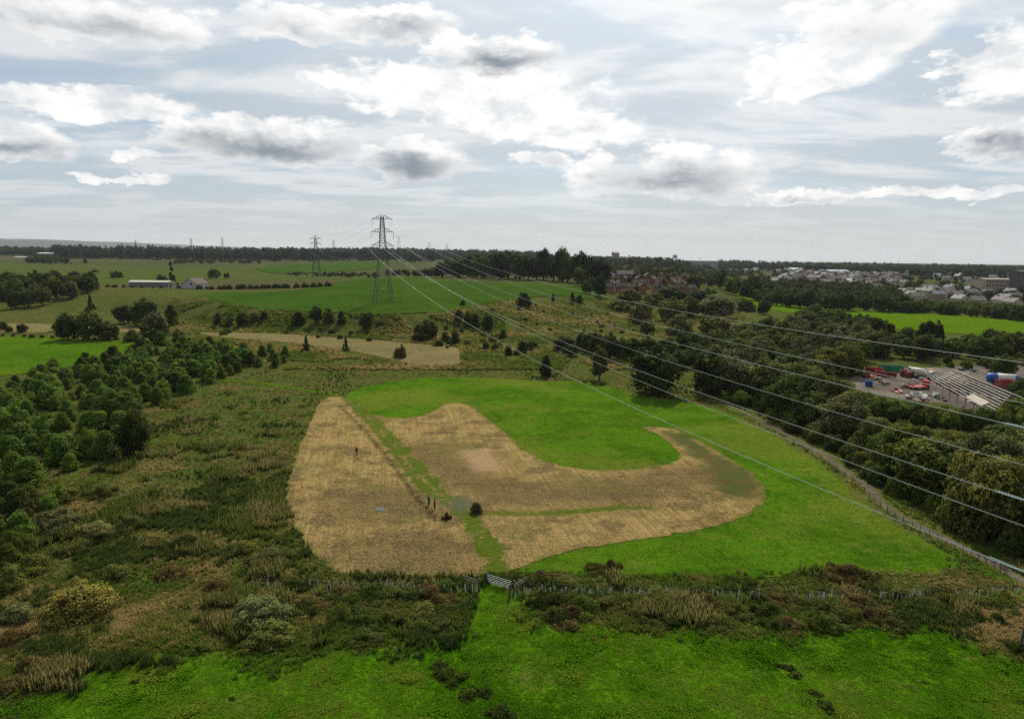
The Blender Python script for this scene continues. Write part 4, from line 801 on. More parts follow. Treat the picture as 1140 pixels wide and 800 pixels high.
Pg = np.vstack([P[m3], Pm[mm]]); g1 = vnoise(Pg[:, 0], Pg[:, 1], 5.0, 8) * 0.6 + vnoise(Pg[:, 0], Pg[:, 1], 1.7, 9) * 0.4
g2 = vnoise(Pg[:, 0] + 2 * g1, Pg[:, 1], 2.6, 51) * 0.6 + vnoise(Pg[:, 0], Pg[:, 1], 0.9, 52) * 0.4; g3 = vnoise(Pg[:, 0], Pg[:, 1], 11.0, 53)
gn_scatter('pasture_grass', Pg, (0.35 + 2.4 * g2 ** 2.2) * r4.uniform(0.7, 1.3, len(Pg)), np.clip((g1 - 0.5) * 1.6 + g3 * 0.9 + r4.normal(0, 0.15, len(Pg)), 0, 1), grs, 'short bright green grass of the front pasture', 'grass')
Pq = frustum_points(52000, 420, 645, 300, 1080); xq = Pq[:, :2]; sh_ = sdf(xq, HAYW); ih = sh_ > -r4.exponential(0.5, len(xq)) * (r4.uniform(0, 1, len(xq)) < 0.6); im = inside(xq, MEAW) & (sh_ < r4.exponential(0.9, len(xq)))
gn_scatter('meadow_grass', Pq[im], r4.uniform(0.4, 0.9, im.sum()), r4.uniform(0.3, 1.0, im.sum()), grs, 'short grass of the bright green meadow', 'grass')
gn_scatter('cut_straw', Pq[ih], r4.uniform(0.5, 1.3, ih.sum()), r4.uniform(0, 1, ih.sum()), stw, 'loose cut straw lying on the mown hay field', 'straw')

Pe = GP(r4.uniform(190, 830, 26000), r4.uniform(332, 412, 26000)); xe = Pe[:, :2]; PYF = GPL([(215, 331), (240, 325), (300, 326), (372, 315), (470, 309.5), (655, 322), (676, 333.5), (640, 331), (560, 334), (522, 341), (499, 347.5), (455, 349), (400, 350), (330, 347), (285, 345), (262, 339)])[:, :2]
me_ = ~inside(xe, PYF) & ~inside(xe, STRAW) & ~inside(xe, MEAW) & (vnoise(xe[:, 0], xe[:, 1], 12.0, 21) > 0.3)
gn_scatter('slope_grass', Pe[me_], r4.uniform(0.8, 2.2, me_.sum()), np.clip(vnoise(xe[:, 0], xe[:, 1], 16.0, 22)[me_] * 1.2 - 0.1 + r4.normal(0, 0.2, me_.sum()), 0, 1), tus, 'coarse brown and olive grass on the embankment and slope below the pylon field', 'grass')

# ------------------------------------------------------------------ pylons
def pylon(name, base, Hh, rz, label, group, arms, k=1.0, tension=False, armz=None, thick=1.0):
    """lattice tower; arms = half lengths bottom to top; armz = heights above base"""
    root = empty(name, base, rz); tag(root, label, 'pylon', group)
    bw, ww, tw = 0.103 * Hh * k, 0.036 * Hh, 0.018 * Hh; zw = armz[0] - 0.02 * Hh; zt = armz[2] + 0.02 * Hh
    def hw(z): return bw + (ww - bw) * (z / zw) ** 0.9 if z < zw else ww + (tw - ww) * (z - zw) / (zt - zw)
    lv = [0.0]; 
    while lv[-1] < zt - 0.5: lv.append(min(zt, lv[-1] + max(1.55 * hw(lv[-1]) * 1.05, 1.6)))
    cs = ((-1, -1), (1, -1), (1, 1), (-1, 1))
    for (sx, sy) in cs:
        m = MB(); m.tube([(sx * hw(z), sy * hw(z), z - (0.3 if z == 0 else 0)) for z in lv] , [0.17 * thick * (1.15 - 0.5 * z / Hh) for z in lv], 4); m.build('leg', MT['steel'], root)
    for f in range(4):
        (ax, ay), (bx, by) = cs[f], cs[(f + 1) % 4]; m = MB()
        for i in range(len(lv) - 1):
            z0, z1 = lv[i], lv[i + 1]; a0, a1 = hw(z0), hw(z1); q = 0.12 * thick
            m.bar((ax * a0, ay * a0, z0), (bx * a1, by * a1, z1), q); m.bar((bx * a0, by * a0, z0), (ax * a1, ay * a1, z1), q)
            if i % 2 == 1 or z0 > zw: m.bar((ax * a1, ay * a1, z1), (bx * a1, by * a1, z1), q)
        m.build('lattice_bracing', MT['steel'], root)
    m = MB()
    for (sx, sy) in cs: m.bar((sx * tw, sy * tw, zt), (0, 0, Hh), 0.16 * thick)
    m.build('peak', MT['steel'], root)
    tips = {}
    for j, (L, z) in enumerate(zip(arms, armz)):
        for s in (-1, 1):
            Ls = L[0] if s < 0 else L[1]; w0 = hw(z); m = MB(); tip = (s * Ls, 0, z)
            for sy in (-1, 1):
                m.bar((s * w0, sy * w0, z), tip, 0.15 * thick); m.bar((s * w0, sy * w0, z + 0.045 * Hh), tip, 0.13 * thick)
                for t in (0.3, 0.55, 0.8):
                    a = Vector((s * w0, sy * w0, z)).lerp(Vector(tip), t); b = Vector((s * w0, sy * w0, z + 0.045 * Hh)).lerp(Vector(tip), t - 0.12); m.bar(a, b, 0.09 * thick)
            m.build('cross_arm', MT['steel'], root); tips[j, s] = tip
    return root, tips
def to_world(root, p): return np.array(Matrix.Translation(root.location) @ Matrix.Rotation(root.rotation_euler.z, 4, 'Z') @ Vector(p))
def insulator(root, a, b, r=0.16):
    a, b = Vector(a), Vector(b); m = MB(); n = 12; pts = []; rd = []
    for i in range(n):
        for t, q in ((i / n, r * 0.35), ((i + 0.35) / n, r), ((i + 0.7) / n, r * 0.35)): pts.append(a.lerp(b, t)); rd.append(q)
    pts.append(b); rd.append(r * 0.3); m.tube(pts, rd, 7); return m.build('insulator', MT['insul'], root)
def catenary(a, b, sag, n=48):
    t = np.linspace(0, 1, n)[:, None]; P = np.asarray(a) + (np.asarray(b) - np.asarray(a)) * t; P[:, 2] -= 4 * sag * (t * (1 - t))[:, 0]; return P
def conductor(a, b, sag, label, group, r=0.018, twin=0.12):
    P = catenary(a, b, sag); root = empty('power_line', tuple(P[0])); tag(root, label, 'power line', group); d = (P[-1] - P[0]); nrm = np.array([d[1], -d[0], 0]); nrm /= np.linalg.norm(nrm)
    for s in ((-1, 1) if twin else (0,)): m = MB(); m.tube(P + nrm * (s * (twin or 0)) - P[0], r, 5); m.build('cable', MT['wire'], root)
    if twin:
        for t in range(4, 46, 5): m = MB(); q = P[t] - P[0]; m.bar(q - nrm * twin, q + nrm * twin, 0.04); m.build('spacer', MT['steel'], root)
    return root
P1 = ATD(427, 333, 390); P1[2] = hz1(P1[0], P1[1])
C2 = ATZ(1136, 735, 0.0) + np.array([3.2, 1.0, 0]); C2[2] = hz1(C2[0], C2[1])
P3 = GP1(352.5, 308.5)
dd = C2 - P1; rzl = math.atan2(dd[1], dd[0]) + math.pi / 2            # arms across the line, local +x to the right of the view
H1 = float(ATD(427, 240, 390)[2]) - P1[2]
def armlocal(yp): return float(ATD(427, yp, 390)[2]) - P1[2]
py1, tips1 = pylon('lattice_pylon', tuple(P1), H1, rzl, 'tall lattice pylon standing in the green hill field, nearest of the skyline pylons', 'electricity pylons', [(6.3, 6.3), (6.3, 6.3), (5.6, 5.6)], 1.0, False, [armlocal(273.5), armlocal(258.5), armlocal(244.5)])
INS = 3.6
for kx, tp in tips1.items(): insulator(py1, tp, (tp[0], 0, tp[2] - INS), 0.2)
Z2 = [9.9 - C2[2], 16.9 - C2[2], 23.9 - C2[2]]
py2, tips2 = pylon('lattice_pylon', tuple(C2), 29.5, rzl, 'near pylon of which only a foot and two insulator strings reach into the right edge', 'electricity pylons', [(5, 7), (5, 7), (5, 7)], 0.5, True, Z2, 0.8)
D3 = float(depth_of(P3)); H3 = 46.5 / F * D3; d3 = P1 - P3; rz3 = math.atan2(d3[1], d3[0]) + math.pi / 2
py3, tips3 = pylon('lattice_pylon', tuple(P3), H3, rz3, 'second lattice pylon left of and beyond the tall one in the hill field', 'electricity pylons', [(6.2, 6.2)] * 3, 1.0, False, [H3 * q for q in (0.66, 0.79, 0.91)], thick=1.5)
for kx, tp in tips3.items(): insulator(py3, tp, (tp[0], 0, tp[2] - 3.4), 0.2)
ORD = {(0, -1): 'lowest left', (1, -1): 'middle left', (2, -1): 'upper left', (0, 1): 'lowest right', (1, 1): 'middle right', (2, 1): 'upper right'}
SAG = {(0, -1): 8.0, (1, -1): 7.5, (2, -1): 7.5, (0, 1): 7.0, (1, 1): 8.0, (2, 1): 8.0}
lu = np.array([dd[0], dd[1], 0]) / np.hypot(dd[0], dd[1])
for kx, nm in ORD.items():
    A = to_world(py1, (tips1[kx][0], 0, tips1[kx][2] - INS)); B = to_world(py2, tips2[kx]); full = catenary(A, B, SAG[kx], 200)
    dist = np.linalg.norm(full - B, axis=1); j = int(np.argmin(np.abs(dist - 3.4))); Bc = full[j]
    L = np.linalg.norm(B - A); f = j / 199.0
    conductor(A, Bc, SAG[kx] * f * f, 'white power cable from the %s arm of the tall pylon to the right' % nm, 'near power cables')
    inv = Matrix.Rotation(-rzl, 4, 'Z') @ Matrix.Translation(-Vector(C2)); 
    for s in (-0.22, 0.22):
        o = np.array([-lu[1], lu[0], 0]) * s; insulator(py2, inv @ Vector(B + o * 0.5), inv @ Vector(Bc + o), 0.11)
    A3 = to_world(py3, (tips3[kx][0], 0, tips3[kx][2] - 3.4)); conductor(A, A3, 6.0, 'thin far power cable from the %s arm to the second pylon' % nm, 'far power cables', 0.04, None)
conductor(to_world(py1, (0, 0, H1)), to_world(py2, (0, 0, 29.5)), 9.0, 'thin topmost earth wire from the peak of the tall pylon to the right edge', 'near power cables', 0.035, None)
conductor(to_world(py1, (0, 0, H1)), to_world(py3, (0, 0, H3)), 5.0, 'thin earth wire between the peaks of the tall and the second pylon', 'far power cables', 0.035, None)
FARP = [(444.5, 261, 300, 1250, 'distant pylon just right of the tall one, on the ridge'), (478, 269, 296, 1700, 'small far pylon above the right end of the far ridge'), (497.5, 271, 294, 2000, 'tiny far pylon right of the small one on the ridge'), (372, 266, 294, 1700, 'tiny far pylon between the second and the tall pylon'),
        (248.5, 264, 288, 1900, 'far pylon over the left forest, right of another one'), (214, 264.5, 288, 2000, 'far pylon over the left forest, left of another one'), (152, 267, 285, 2600, 'faint leftmost pylon above the left forest')]
for (px, yt, yb, D, lb) in FARP:
    B = ATD(px, yb, D); B[2] = hz1(B[0], B[1]); top = float(ATD(px, yt, D)[2]); Hf = top - B[2]
    pylon('lattice_pylon', tuple(B), Hf, rzl * 0 + 0.15, lb, 'electricity pylons', [(6.5, 6.5)] * 3, 0.9, False, [Hf * q for q in (0.64, 0.78, 0.92)], thick=D / 2000.0)

# ------------------------------------------------------------------ gate, fences, tree guards
def field_gate():
    A = GP1(541.5, 649); B = GP1(570, 658); rz = math.atan2(B[1] - A[1], B[0] - A[0]); L = float(np.hypot(*(B - A)[:2])); root = empty('field_gate', (A[0], A[1], (A[2] + B[2]) / 2), rz)
    tag(root, 'silvery galvanised field gate in the gap between the hay field and front pasture', 'gate'); z = [0.22, 0.40, 0.58, 0.78, 1.0, 1.22]
    for q in z: m = MB(); m.tube([(0.15, 0, q), (L - 0.15, 0, q)], 0.035, 6); m.build('rail', MT['galv'], root)
    for x in (0.15, L / 2, L - 0.15): m = MB(); m.tube([(x, 0, 0.18), (x, 0, 1.26)], 0.04, 6); m.build('stile', MT['galv'], root)
    m = MB(); m.tube([(0.15, 0.03, 0.22), (L / 2, 0.03, 1.2)], 0.025, 5); m.build('brace', MT['galv'], root)
    return A, B
gA, gB = field_gate()
def post(P, h, r, label, group=None, mat='wood'):
    m = MB(); m.tube([(0, 0, -0.3), (0, 0, h * 0.97), (0, 0, h)], [r, r, r * 0.7], 7); o = m.build('gate_post', MT[mat]); o.location = tuple(P); o.rotation_euler = (random.gauss(0, .02), random.gauss(0, .02), random.random()); tag(o, label, 'post', group)
post(gA, 1.45, 0.10, 'grey post at the far left end of the silvery field gate'); post(gB + [0.25, -0.1, 0], 1.5, 0.14, 'thick brown post at the near right end of the silvery field gate'); post(GP1(567.5, 664), 1.6, 0.15, 'stout brown post standing in front of the right end of the field gate'); post(GP1(533.5, 656), 1.5, 0.14, 'stout brown post left of the gateway, ending the short rail fence')
def rail_fence(a, b, nr, label):
    A, B = GP1(*a), GP1(*b); rz = math.atan2(B[1] - A[1], B[0] - A[0]); L = float(np.hypot(*(B - A)[:2])); root = empty('rail_fence', tuple(A), rz); tag(root, label, 'fence'); dz = B[2] - A[2]
    for i in range(3): m = MB(); x = L * i / 2; m.box((x, 0.08, 0.5 + dz * i / 2), (0.12, 0.1, 1.35)); m.build('post', MT['wood'], root)
    for k in range(nr): z = 1.1 - 0.33 * k; m = MB(); m.box((L / 2, 0, z + dz / 2), (L + 0.2, 0.05, 0.11)); m.build('rail', MT['palewood'], root)
rail_fence((516, 650), (533, 656), 2, 'short pale rail fence running up to the left gate post'); rail_fence((573, 660), (586, 652), 2, 'short pale rail fence angled behind the right gate post')
FL, FR = FLINE_L, FLINE_R
def wire_fence(pts, step, label, h=1.15):
    L = dens_line(smooth_line(GPL(pts)[:, :2], 2, False), step, False); zz = height(L[:, 0], L[:, 1]); root = empty('wire_fence', (L[0, 0], L[0, 1], zz[0])); tag(root, label, 'fence', 'post and wire fences'); o0 = np.array([L[0, 0], L[0, 1], zz[0]])
    Q = np.column_stack([L, zz]) - o0; pm = MB(); pm.tube([(0, 0, -0.25), (0, 0, h - 0.04), (0, 0, h)], [0.055, 0.05, 0.03], 6); pme = pm.mesh('fence_post', MT['wood'])
    for q in Q: p = mobj('post', pme, root); p.location = tuple(q); p.rotation_euler = (random.gauss(0, .05), random.gauss(0, .05), random.random() * 3); p.scale = (1, 1, random.uniform(0.9, 1.12))
    for z in (0.35, 0.7, 1.02): m = MB(); m.tube(Q + [0, 0, z], 0.012, 4); m.build('wire', MT['steel'], root)
wire_fence(FL, 3.2, 'post and wire fence along the bottom of the hay field left of the gate'); wire_fence(FR, 3.2, 'post and wire fence along the bottom of the meadow right of the gate')
wire_fence([(838, 472), (880, 492), (920, 515), (955, 542), (975, 562), (1010, 586), (1050, 606), (1085, 622), (1120, 640)], 4.0, 'post and wire fence between the bright meadow and the gravel path')
gm = MB(); prof = [(0.0, 0.062), (0.55, 0.058), (0.72, 0.055), (0.75, 0.068)]
gm.tube([(0, 0, z) for z, r in prof], [r for z, r in prof], 9, False); gm.tube([(0, 0, z) for z, r in prof[::-1]], [r - 0.008 for z, r in prof[::-1]], 9, False); gmesh = gm.mesh('tree_guard', MT['guard'], True)
sm_ = MB(); sm_.box((0.085, 0, 0.38), (0.03, 0.03, 0.86)); smesh = sm_.mesh('guard_stake', MT['palewood'])
def guards(pts, n, label, group, y0, dens):
    L = dens_line(smooth_line(GPL(pts)[:, :2], 2, False), 0.25, False); r2 = random.Random(n)
    px = project(np.column_stack([L, height(L[:, 0], L[:, 1])]))[0]; wgt = np.interp(px, dens[0], dens[1]); idx = np.sort(np.random.default_rng(n).choice(len(L), n, replace=False, p=wgt / wgt.sum()))
    for i in idx:
        x, y = L[i, 0] + r2.gauss(0, .15), L[i, 1] + y0 + r2.gauss(0, .45); t = empty('tree_guard', (x, y, hz1(x, y)), r2.uniform(0, 6)); t.rotation_euler = (r2.gauss(0, .07), r2.gauss(0, .07), r2.uniform(0, 6)); tag(t, label, 'tree guard', group)
        g = mobj('tube', gmesh, t); s = r2.uniform(0.85, 1.2); g.scale = (s, s, s * r2.uniform(0.9, 1.15)); k = mobj('stake', smesh, t); k.scale = g.scale
guards(FL, 52, 'pale plastic tree guard in the young hedge left of the gate', 'tree guards left of the gate', -0.6, ([284, 300, 330, 370, 420, 470, 531], [1.5, 1, 0.3, 1.5, 3, 2, 1]))
guards(FR, 150, 'pale plastic tree guard in the young hedge right of the gate', 'tree guards right of the gate', -0.6, ([572, 700, 800, 1000, 1132], [1.2, 1, 0.9, 1.3, 0.8]))

# ------------------------------------------------------------------ people on the hay field
def person(P, hgt, rz, label, top, legs, hair, pose):
    root = empty('person', tuple(P), rz); tag(root, label, 'person', 'people on the hay field'); s = hgt / 1.76
    J = {'pelvis': (0, 0, 0.95, .135), 'waist': (0, 0, 1.08, .125), 'chest': (0, 0.01, 1.32, .155), 'neck': (0, 0.01, 1.49, .062), 'jaw': (0, -0.02, 1.57, .075), 'head': (0, -0.005, 1.66, .098), 'crown': (0, 0, 1.735, .06), 'nose': (0, -0.105, 1.64, .016)}
    for sd, t in ((-1, 'l'), (1, 'r')):
        st = pose.get('step', 0) * sd
        J.update({'hip' + t: (.09 * sd, 0, .90, .098), 'knee' + t: (.10 * sd, -.03 - st * .5, .50, .066), 'ank' + t: (.11 * sd, .02 - st, .09, .046), 'toe' + t: (.13 * sd, -.16 - st, .035, .036),
                  'sho' + t: (.185 * sd, .01, 1.42, .072), 'elb' + t: (.26 * sd, .03 + pose.get('arm', 0) * -.02, 1.14, .050), 'wri' + t: (.24 * sd - .06 * sd * pose.get('arm', 0), -.06 - pose.get('arm', 0) * .16, .92 + .18 * pose.get('arm', 0), .034), 'pal' + t: (.23 * sd - .07 * sd * pose.get('arm', 0), -.09 - pose.get('arm', 0) * .2, .84 + .22 * pose.get('arm', 0), .036)})
        for k, (ox, oz) in enumerate(((.022, -.075), (.008, -.088), (-.008, -.085), (-.022, -.07))): px_, py_, pz_, _ = J['pal' + t]; J['fin%d%s' % (k, t)] = (px_ + ox * sd, py_ - .01 - .008 * k, pz_ + oz, .010)
        px_, py_, pz_, _ = J['pal' + t]; J['thumb' + t] = (px_ - .035 * sd, py_ - .035, pz_ - .03, .011)
    E = [('pelvis', 'waist'), ('waist', 'chest'), ('chest', 'neck'), ('neck', 'jaw'), ('jaw', 'head'), ('head', 'crown'), ('head', 'nose')]
    for t in 'lr':
        E += [('pelvis', 'hip' + t), ('hip' + t, 'knee' + t), ('knee' + t, 'ank' + t), ('ank' + t, 'toe' + t), ('chest', 'sho' + t), ('sho' + t, 'elb' + t), ('elb' + t, 'wri' + t), ('wri' + t, 'pal' + t), ('pal' + t, 'thumb' + t)] + [('pal' + t, 'fin%d%s' % (k, t)) for k in range(4)]
    keys = list(J); me = bpy.data.meshes.new('body'); me.from_pydata([tuple(c * s for c in J[k][:3]) for k in keys], [(keys.index(a), keys.index(b)) for a, b in E], []); me.update()
    m, nt = new_mat('clothed_body'); ob = N(nt, 'ShaderNodeTexCoord').outputs['Object']; z = N(nt, 'ShaderNodeSeparateXYZ', {0: ob}).outputs[2]; x = N(nt, 'ShaderNodeSeparateXYZ', {0: ob}).outputs[0]
    c = MIX(nt, STEP(nt, z, 0.985 * s, 1.0 * s), legs, top); hand = M_(nt, 'MULTIPLY', STEP(nt, M_(nt, 'ABSOLUTE', x), .165 * s, .17 * s), STEP(nt, z, (1.0 + .2 * pose.get('arm', 0)) * s, (.96 + .2 * pose.get('arm', 0)) * s))
    c = MIX(nt, hand, c, (0.36, 0.22, 0.16)); c = MIX(nt, STEP(nt, z, 1.485 * s, 1.495 * s), c, (0.36, 0.22, 0.16)); c = MIX(nt, STEP(nt, z, .085 * s, .075 * s), c, (0.03, 0.026, 0.022)); finish(nt, c, 0.85)
    o = mobj('body', me, root, m); md = o.modifiers.new('skin', 'SKIN'); md.use_smooth_shade = True
    lay = me.skin_vertices[0].data if me.skin_vertices else None
    if lay is None:
        bm = bmesh.new(); bm.from_mesh(me); bm.verts.layers.skin.verify(); bm.to_mesh(me); bm.free(); lay = me.skin_vertices[0].data
    for i, k in enumerate(keys): lay[i].radius = (J[k][3] * s, J[k][3] * s); lay[i].use_root = (k == 'pelvis')
    sb = o.modifiers.new('subdivision', 'SUBSURF'); sb.levels = 1; sb.render_levels = 2
    bm = bmesh.new(); bmesh.ops.create_icosphere(bm, subdivisions=2, radius=0.108 * s, matrix=Matrix.Translation((0, 0.018 * s, 1.682 * s)))
    bmesh.ops.delete(bm, geom=[v for v in bm.verts if v.co.y < -0.055 * s and v.co.z < 1.70 * s or v.co.z < 1.60 * s], context='VERTS'); hm = bpy.data.meshes.new('hair'); bm.to_mesh(hm); bm.free(); mobj('hair', hm, root, plain('hair_colour', hair, 0.8))
person(GP1(397, 506.5), 1.78, 0.6, 'person in dark clothes standing alone on the upper left of the hay field', (0.022, 0.022, 0.026), (0.018, 0.018, 0.022), (0.03, 0.02, 0.012), {'step': .06})
person(GP1(477.3, 563), 1.78, 2.4, 'person in a green top and black trousers, left of the pair near the gravel patch', (0.02, 0.12, 0.07), (0.012, 0.012, 0.015), (0.05, 0.03, 0.015), {'step': .04})
person(GP1(484, 566.5), 1.80, -2.0, 'person in a tan jacket and black trousers, right of the pair near the gravel patch', (0.16, 0.10, 0.06), (0.012, 0.012, 0.015), (0.025, 0.016, 0.012), {'arm': 1.0})
# bag at the feet of the lone person, pool of water in the hay field
P = GP1(398.5, 510); bg_ = MB(); bg_.tube([(-.45, 0, .12), (-.3, 0, .16), (.3, 0, .16), (.45, 0, .12)], [.08, .15, .15, .08], 9); o = bg_.build('holdall', plain('orange_nylon', (0.55, 0.17, 0.07), 0.7), None, True); o.location = tuple(P); o.rotation_euler = (0, 0, 0.3); tag(o, 'orange bag lying on the straw at the feet of the lone person', 'bag')
m, nt = new_mat('still_water'); finish(nt, (0.03, 0.033, 0.03), 0.05, spec=1.0); MT['water'] = m
WP = GPL([(417, 566), (424, 564.5), (427, 567), (431, 569), (427, 570.5), (424, 568.5), (420, 570), (418, 568)])
pp = smooth_line(WP[:, :2], 2); c0 = pp.mean(0); z0 = height(pp[:, 0], pp[:, 1]).max() + 0.16
vs_ = [(*c0, z0)] + [(*q, z0) for q in pp]; n_ = len(pp); o = mobj('puddle', mesh_from('puddle', vs_, [(0, 1 + k, 1 + (k + 1) % n_) for k in range(n_)], MT['water'])); tag(o, kind='structure')

# ------------------------------------------------------------------ buildings
BRICK = (0.25, 0.095, 0.062); ROOFB = (0.13, 0.105, 0.10); ROOFG = (0.20, 0.195, 0.20); PALE = (0.56, 0.54, 0.50); RENDER = (0.42, 0.38, 0.34); GREYR = (0.34, 0.34, 0.36); ORANGE = (0.27, 0.12, 0.075)
HM = {}
def house_meshes(key, L, Wd, h, rh):
    if key in HM: return HM[key]
    x, y = L / 2, Wd / 2
    wall = mesh_from('house_wall', [(-x, -y, -1), (x, -y, -1), (x, y, -1), (-x, y, -1), (-x, -y, h), (x, -y, h), (x, y, h), (-x, y, h), (-x, 0, h + rh), (x, 0, h + rh)], [(0, 1, 5, 4), (2, 3, 7, 6), (1, 2, 6, 9, 5), (3, 0, 4, 8, 7), (4, 5, 9, 8), (6, 7, 8, 9)], MT['wall'])
    ov, th = 0.35, 0.18; sl = rh / y; r = []
    for s in (-1, 1):
        ye = s * (y + ov); ze = h - ov * sl; r.append([(-x - ov, ye, ze + .04), (x + ov, ye, ze + .04), (x + ov, 0, h + rh + .04), (-x - ov, 0, h + rh + .04), (-x - ov, ye, ze + th + .04), (x + ov, ye, ze + th + .04), (x + ov, 0, h + rh + th + .04), (-x - ov, 0, h + rh + th + .04)])
    mb = MB()
    for q in r: mb.add(q, [(0, 1, 2, 3), (7, 6, 5, 4), (0, 4, 5, 1), (1, 5, 6, 2), (3, 2, 6, 7), (0, 3, 7, 4)])
    roof = mb.mesh('house_roof', MT['roof']); mb = MB(); mb.box((x * 0.55, 0.25, h + rh + 0.45), (0.9, 0.55, 1.6)); mb.box((x * 0.55, 0.25, h + rh + 1.32), (1.02, 0.67, 0.14)); chim = mb.mesh('house_chimney', MT['wall'])
    wb = MB(); wb.box((0, 0, 0), (1.5, 0.12, 1.25)); win = wb.mesh('window_frame', MT['frame']); gb = MB(); gb.box((0, 0, 0), (1.3, 0.16, 1.05)); pane = gb.mesh('window_pane', MT['glass']); db = MB(); db.box((0, 0, 0), (0.95, 0.12, 2.05)); door = db.mesh('house_door', MT['paint'])
    HM[key] = (wall, roof, chim, win, pane, door, x, y, h); return HM[key]
def house(P, rz, key, dims, wc, rc, label, group=None, detail=True, sc_=1.0, name='house', chimney=True, cat='house'):
    wall, roof, chim, win, pane, door, x, y, h = house_meshes(key, *dims); root = empty(name, tuple(P), rz); tag(root, label, cat, group); root.scale = (sc_,) * 3
    o = mobj('wall', wall, root); o.color = (*[c * 2 * random.uniform(.9, 1.1) for c in wc], 1)
    r = mobj('roof', roof, root); r.color = (*[c * 2 * random.uniform(.88, 1.12) for c in rc], 1)
    if chimney: c = mobj('chimney', chim, r); c.color = (*[c_ * 1.7 for c_ in wc], 1)
    if detail:
        for s in (-1, 1):
            for zz in (1.5, 4.1):
                if zz + 0.8 > h: continue
                for xx in (-x * 0.55, 0, x * 0.55):
                    if s == -1 and zz < 2 and xx == 0: d = mobj('door', door, root); d.location = (xx, s * (y + 0.03), 1.02); d.color = (0.5, 0.5, 0.5, 1); continue
                    f = mobj('window', win, root); f.location = (xx, s * (y + 0.02), zz); p_ = mobj('pane', pane, f)
    return root
random.seed(11)
H2 = (8.0, 7.0, 5.0, 2.8); cnt = 0
EST = [(325.5, 678, 768, 8), (320.5, 664, 774, 9), (315.5, 655, 780, 10), (311, 668, 792, 10)]
for ri, (py, x0, x1, n) in enumerate(EST):
    xs = np.linspace(x0, x1, n) + np.random.default_rng(ri).uniform(-3, 3, n)
    for ci, px in enumerate(xs):
        P = GP1(px, py + random.uniform(-.7, .7)); rz = random.choice([0.1, 0.3, 0.9, 1.65, -0.35, 1.2]); pos = ('first', 'second', 'third', 'fourth', 'fifth', 'sixth', 'seventh', 'eighth', 'ninth', 'tenth', 'eleventh')[ci]
        house(P, rz, 'semi', H2, random.choice([BRICK, BRICK, ORANGE, (0.30, 0.14, 0.10)]), random.choice([(0.045, 0.035, 0.034), (0.055, 0.042, 0.038), (0.068, 0.046, 0.038)]), 'red brick house, %s from the left in the %s row of the estate' % (pos, ('front', 'second', 'third', 'back')[ri]), 'red brick estate houses', ri < 2, random.uniform(0.8, 0.92))
# houses of the town on the right
def town(poly, dmin, n, seed, key, dims, walls, roofs, label, group, angs, detail=False):
    random.seed(seed)
    for P in poisson_px(poly, dmin, n, seed): house(P, random.choice(angs) + random.uniform(-.06, .06), key, dims, random.choice(walls), random.choice(roofs), label, group, detail)
town([(858, 317), (900, 318), (960, 322), (1000, 328), (1010, 320), (1000, 310), (940, 305), (880, 304)], 13, 95, 61, 'terr', (11, 8, 5, 3), [BRICK, RENDER, ORANGE, (0.45, 0.36, 0.30)], [ROOFB, ROOFG, GREYR, (0.16, 0.12, 0.11)], 'terraced town house in the middle of the town', 'town houses right of centre', [0.2, 1.75, -0.4])
town([(1000, 335), (1060, 339), (1140, 346), (1180, 348), (1180, 330), (1060, 324), (1010, 324)], 15, 34, 62, 'terr', (11, 8, 5, 3), [(0.36, 0.32, 0.28), (0.42, 0.40, 0.37), (0.30, 0.22, 0.18)], [ROOFG, (0.24, 0.235, 0.24), (0.20, 0.17, 0.155)], 'house behind the hedge of the lime field', 'pale houses behind the lime field', [0.1, 0.15, 1.7])
town([(800, 304), (880, 304), (1140, 318), (1180, 316), (1140, 308), (1000, 301), (880, 299)], 22, 120, 63, 'terr', (11, 8, 5, 3), [BRICK, RENDER, ORANGE, PALE], [ROOFB, ROOFG, GREYR], 'far town house among trees on the right', 'far town houses on the right', [0.2, 1.75, -0.4])
town([(30, 285), (60, 285), (60, 279), (10, 279), (0, 284)], 40, 10, 64, 'terr', (11, 8, 5, 3), [PALE, RENDER], [ROOFG, GREYR], 'far house at the left end of the plain', 'far houses on the left plain', [0.1, 1.6])
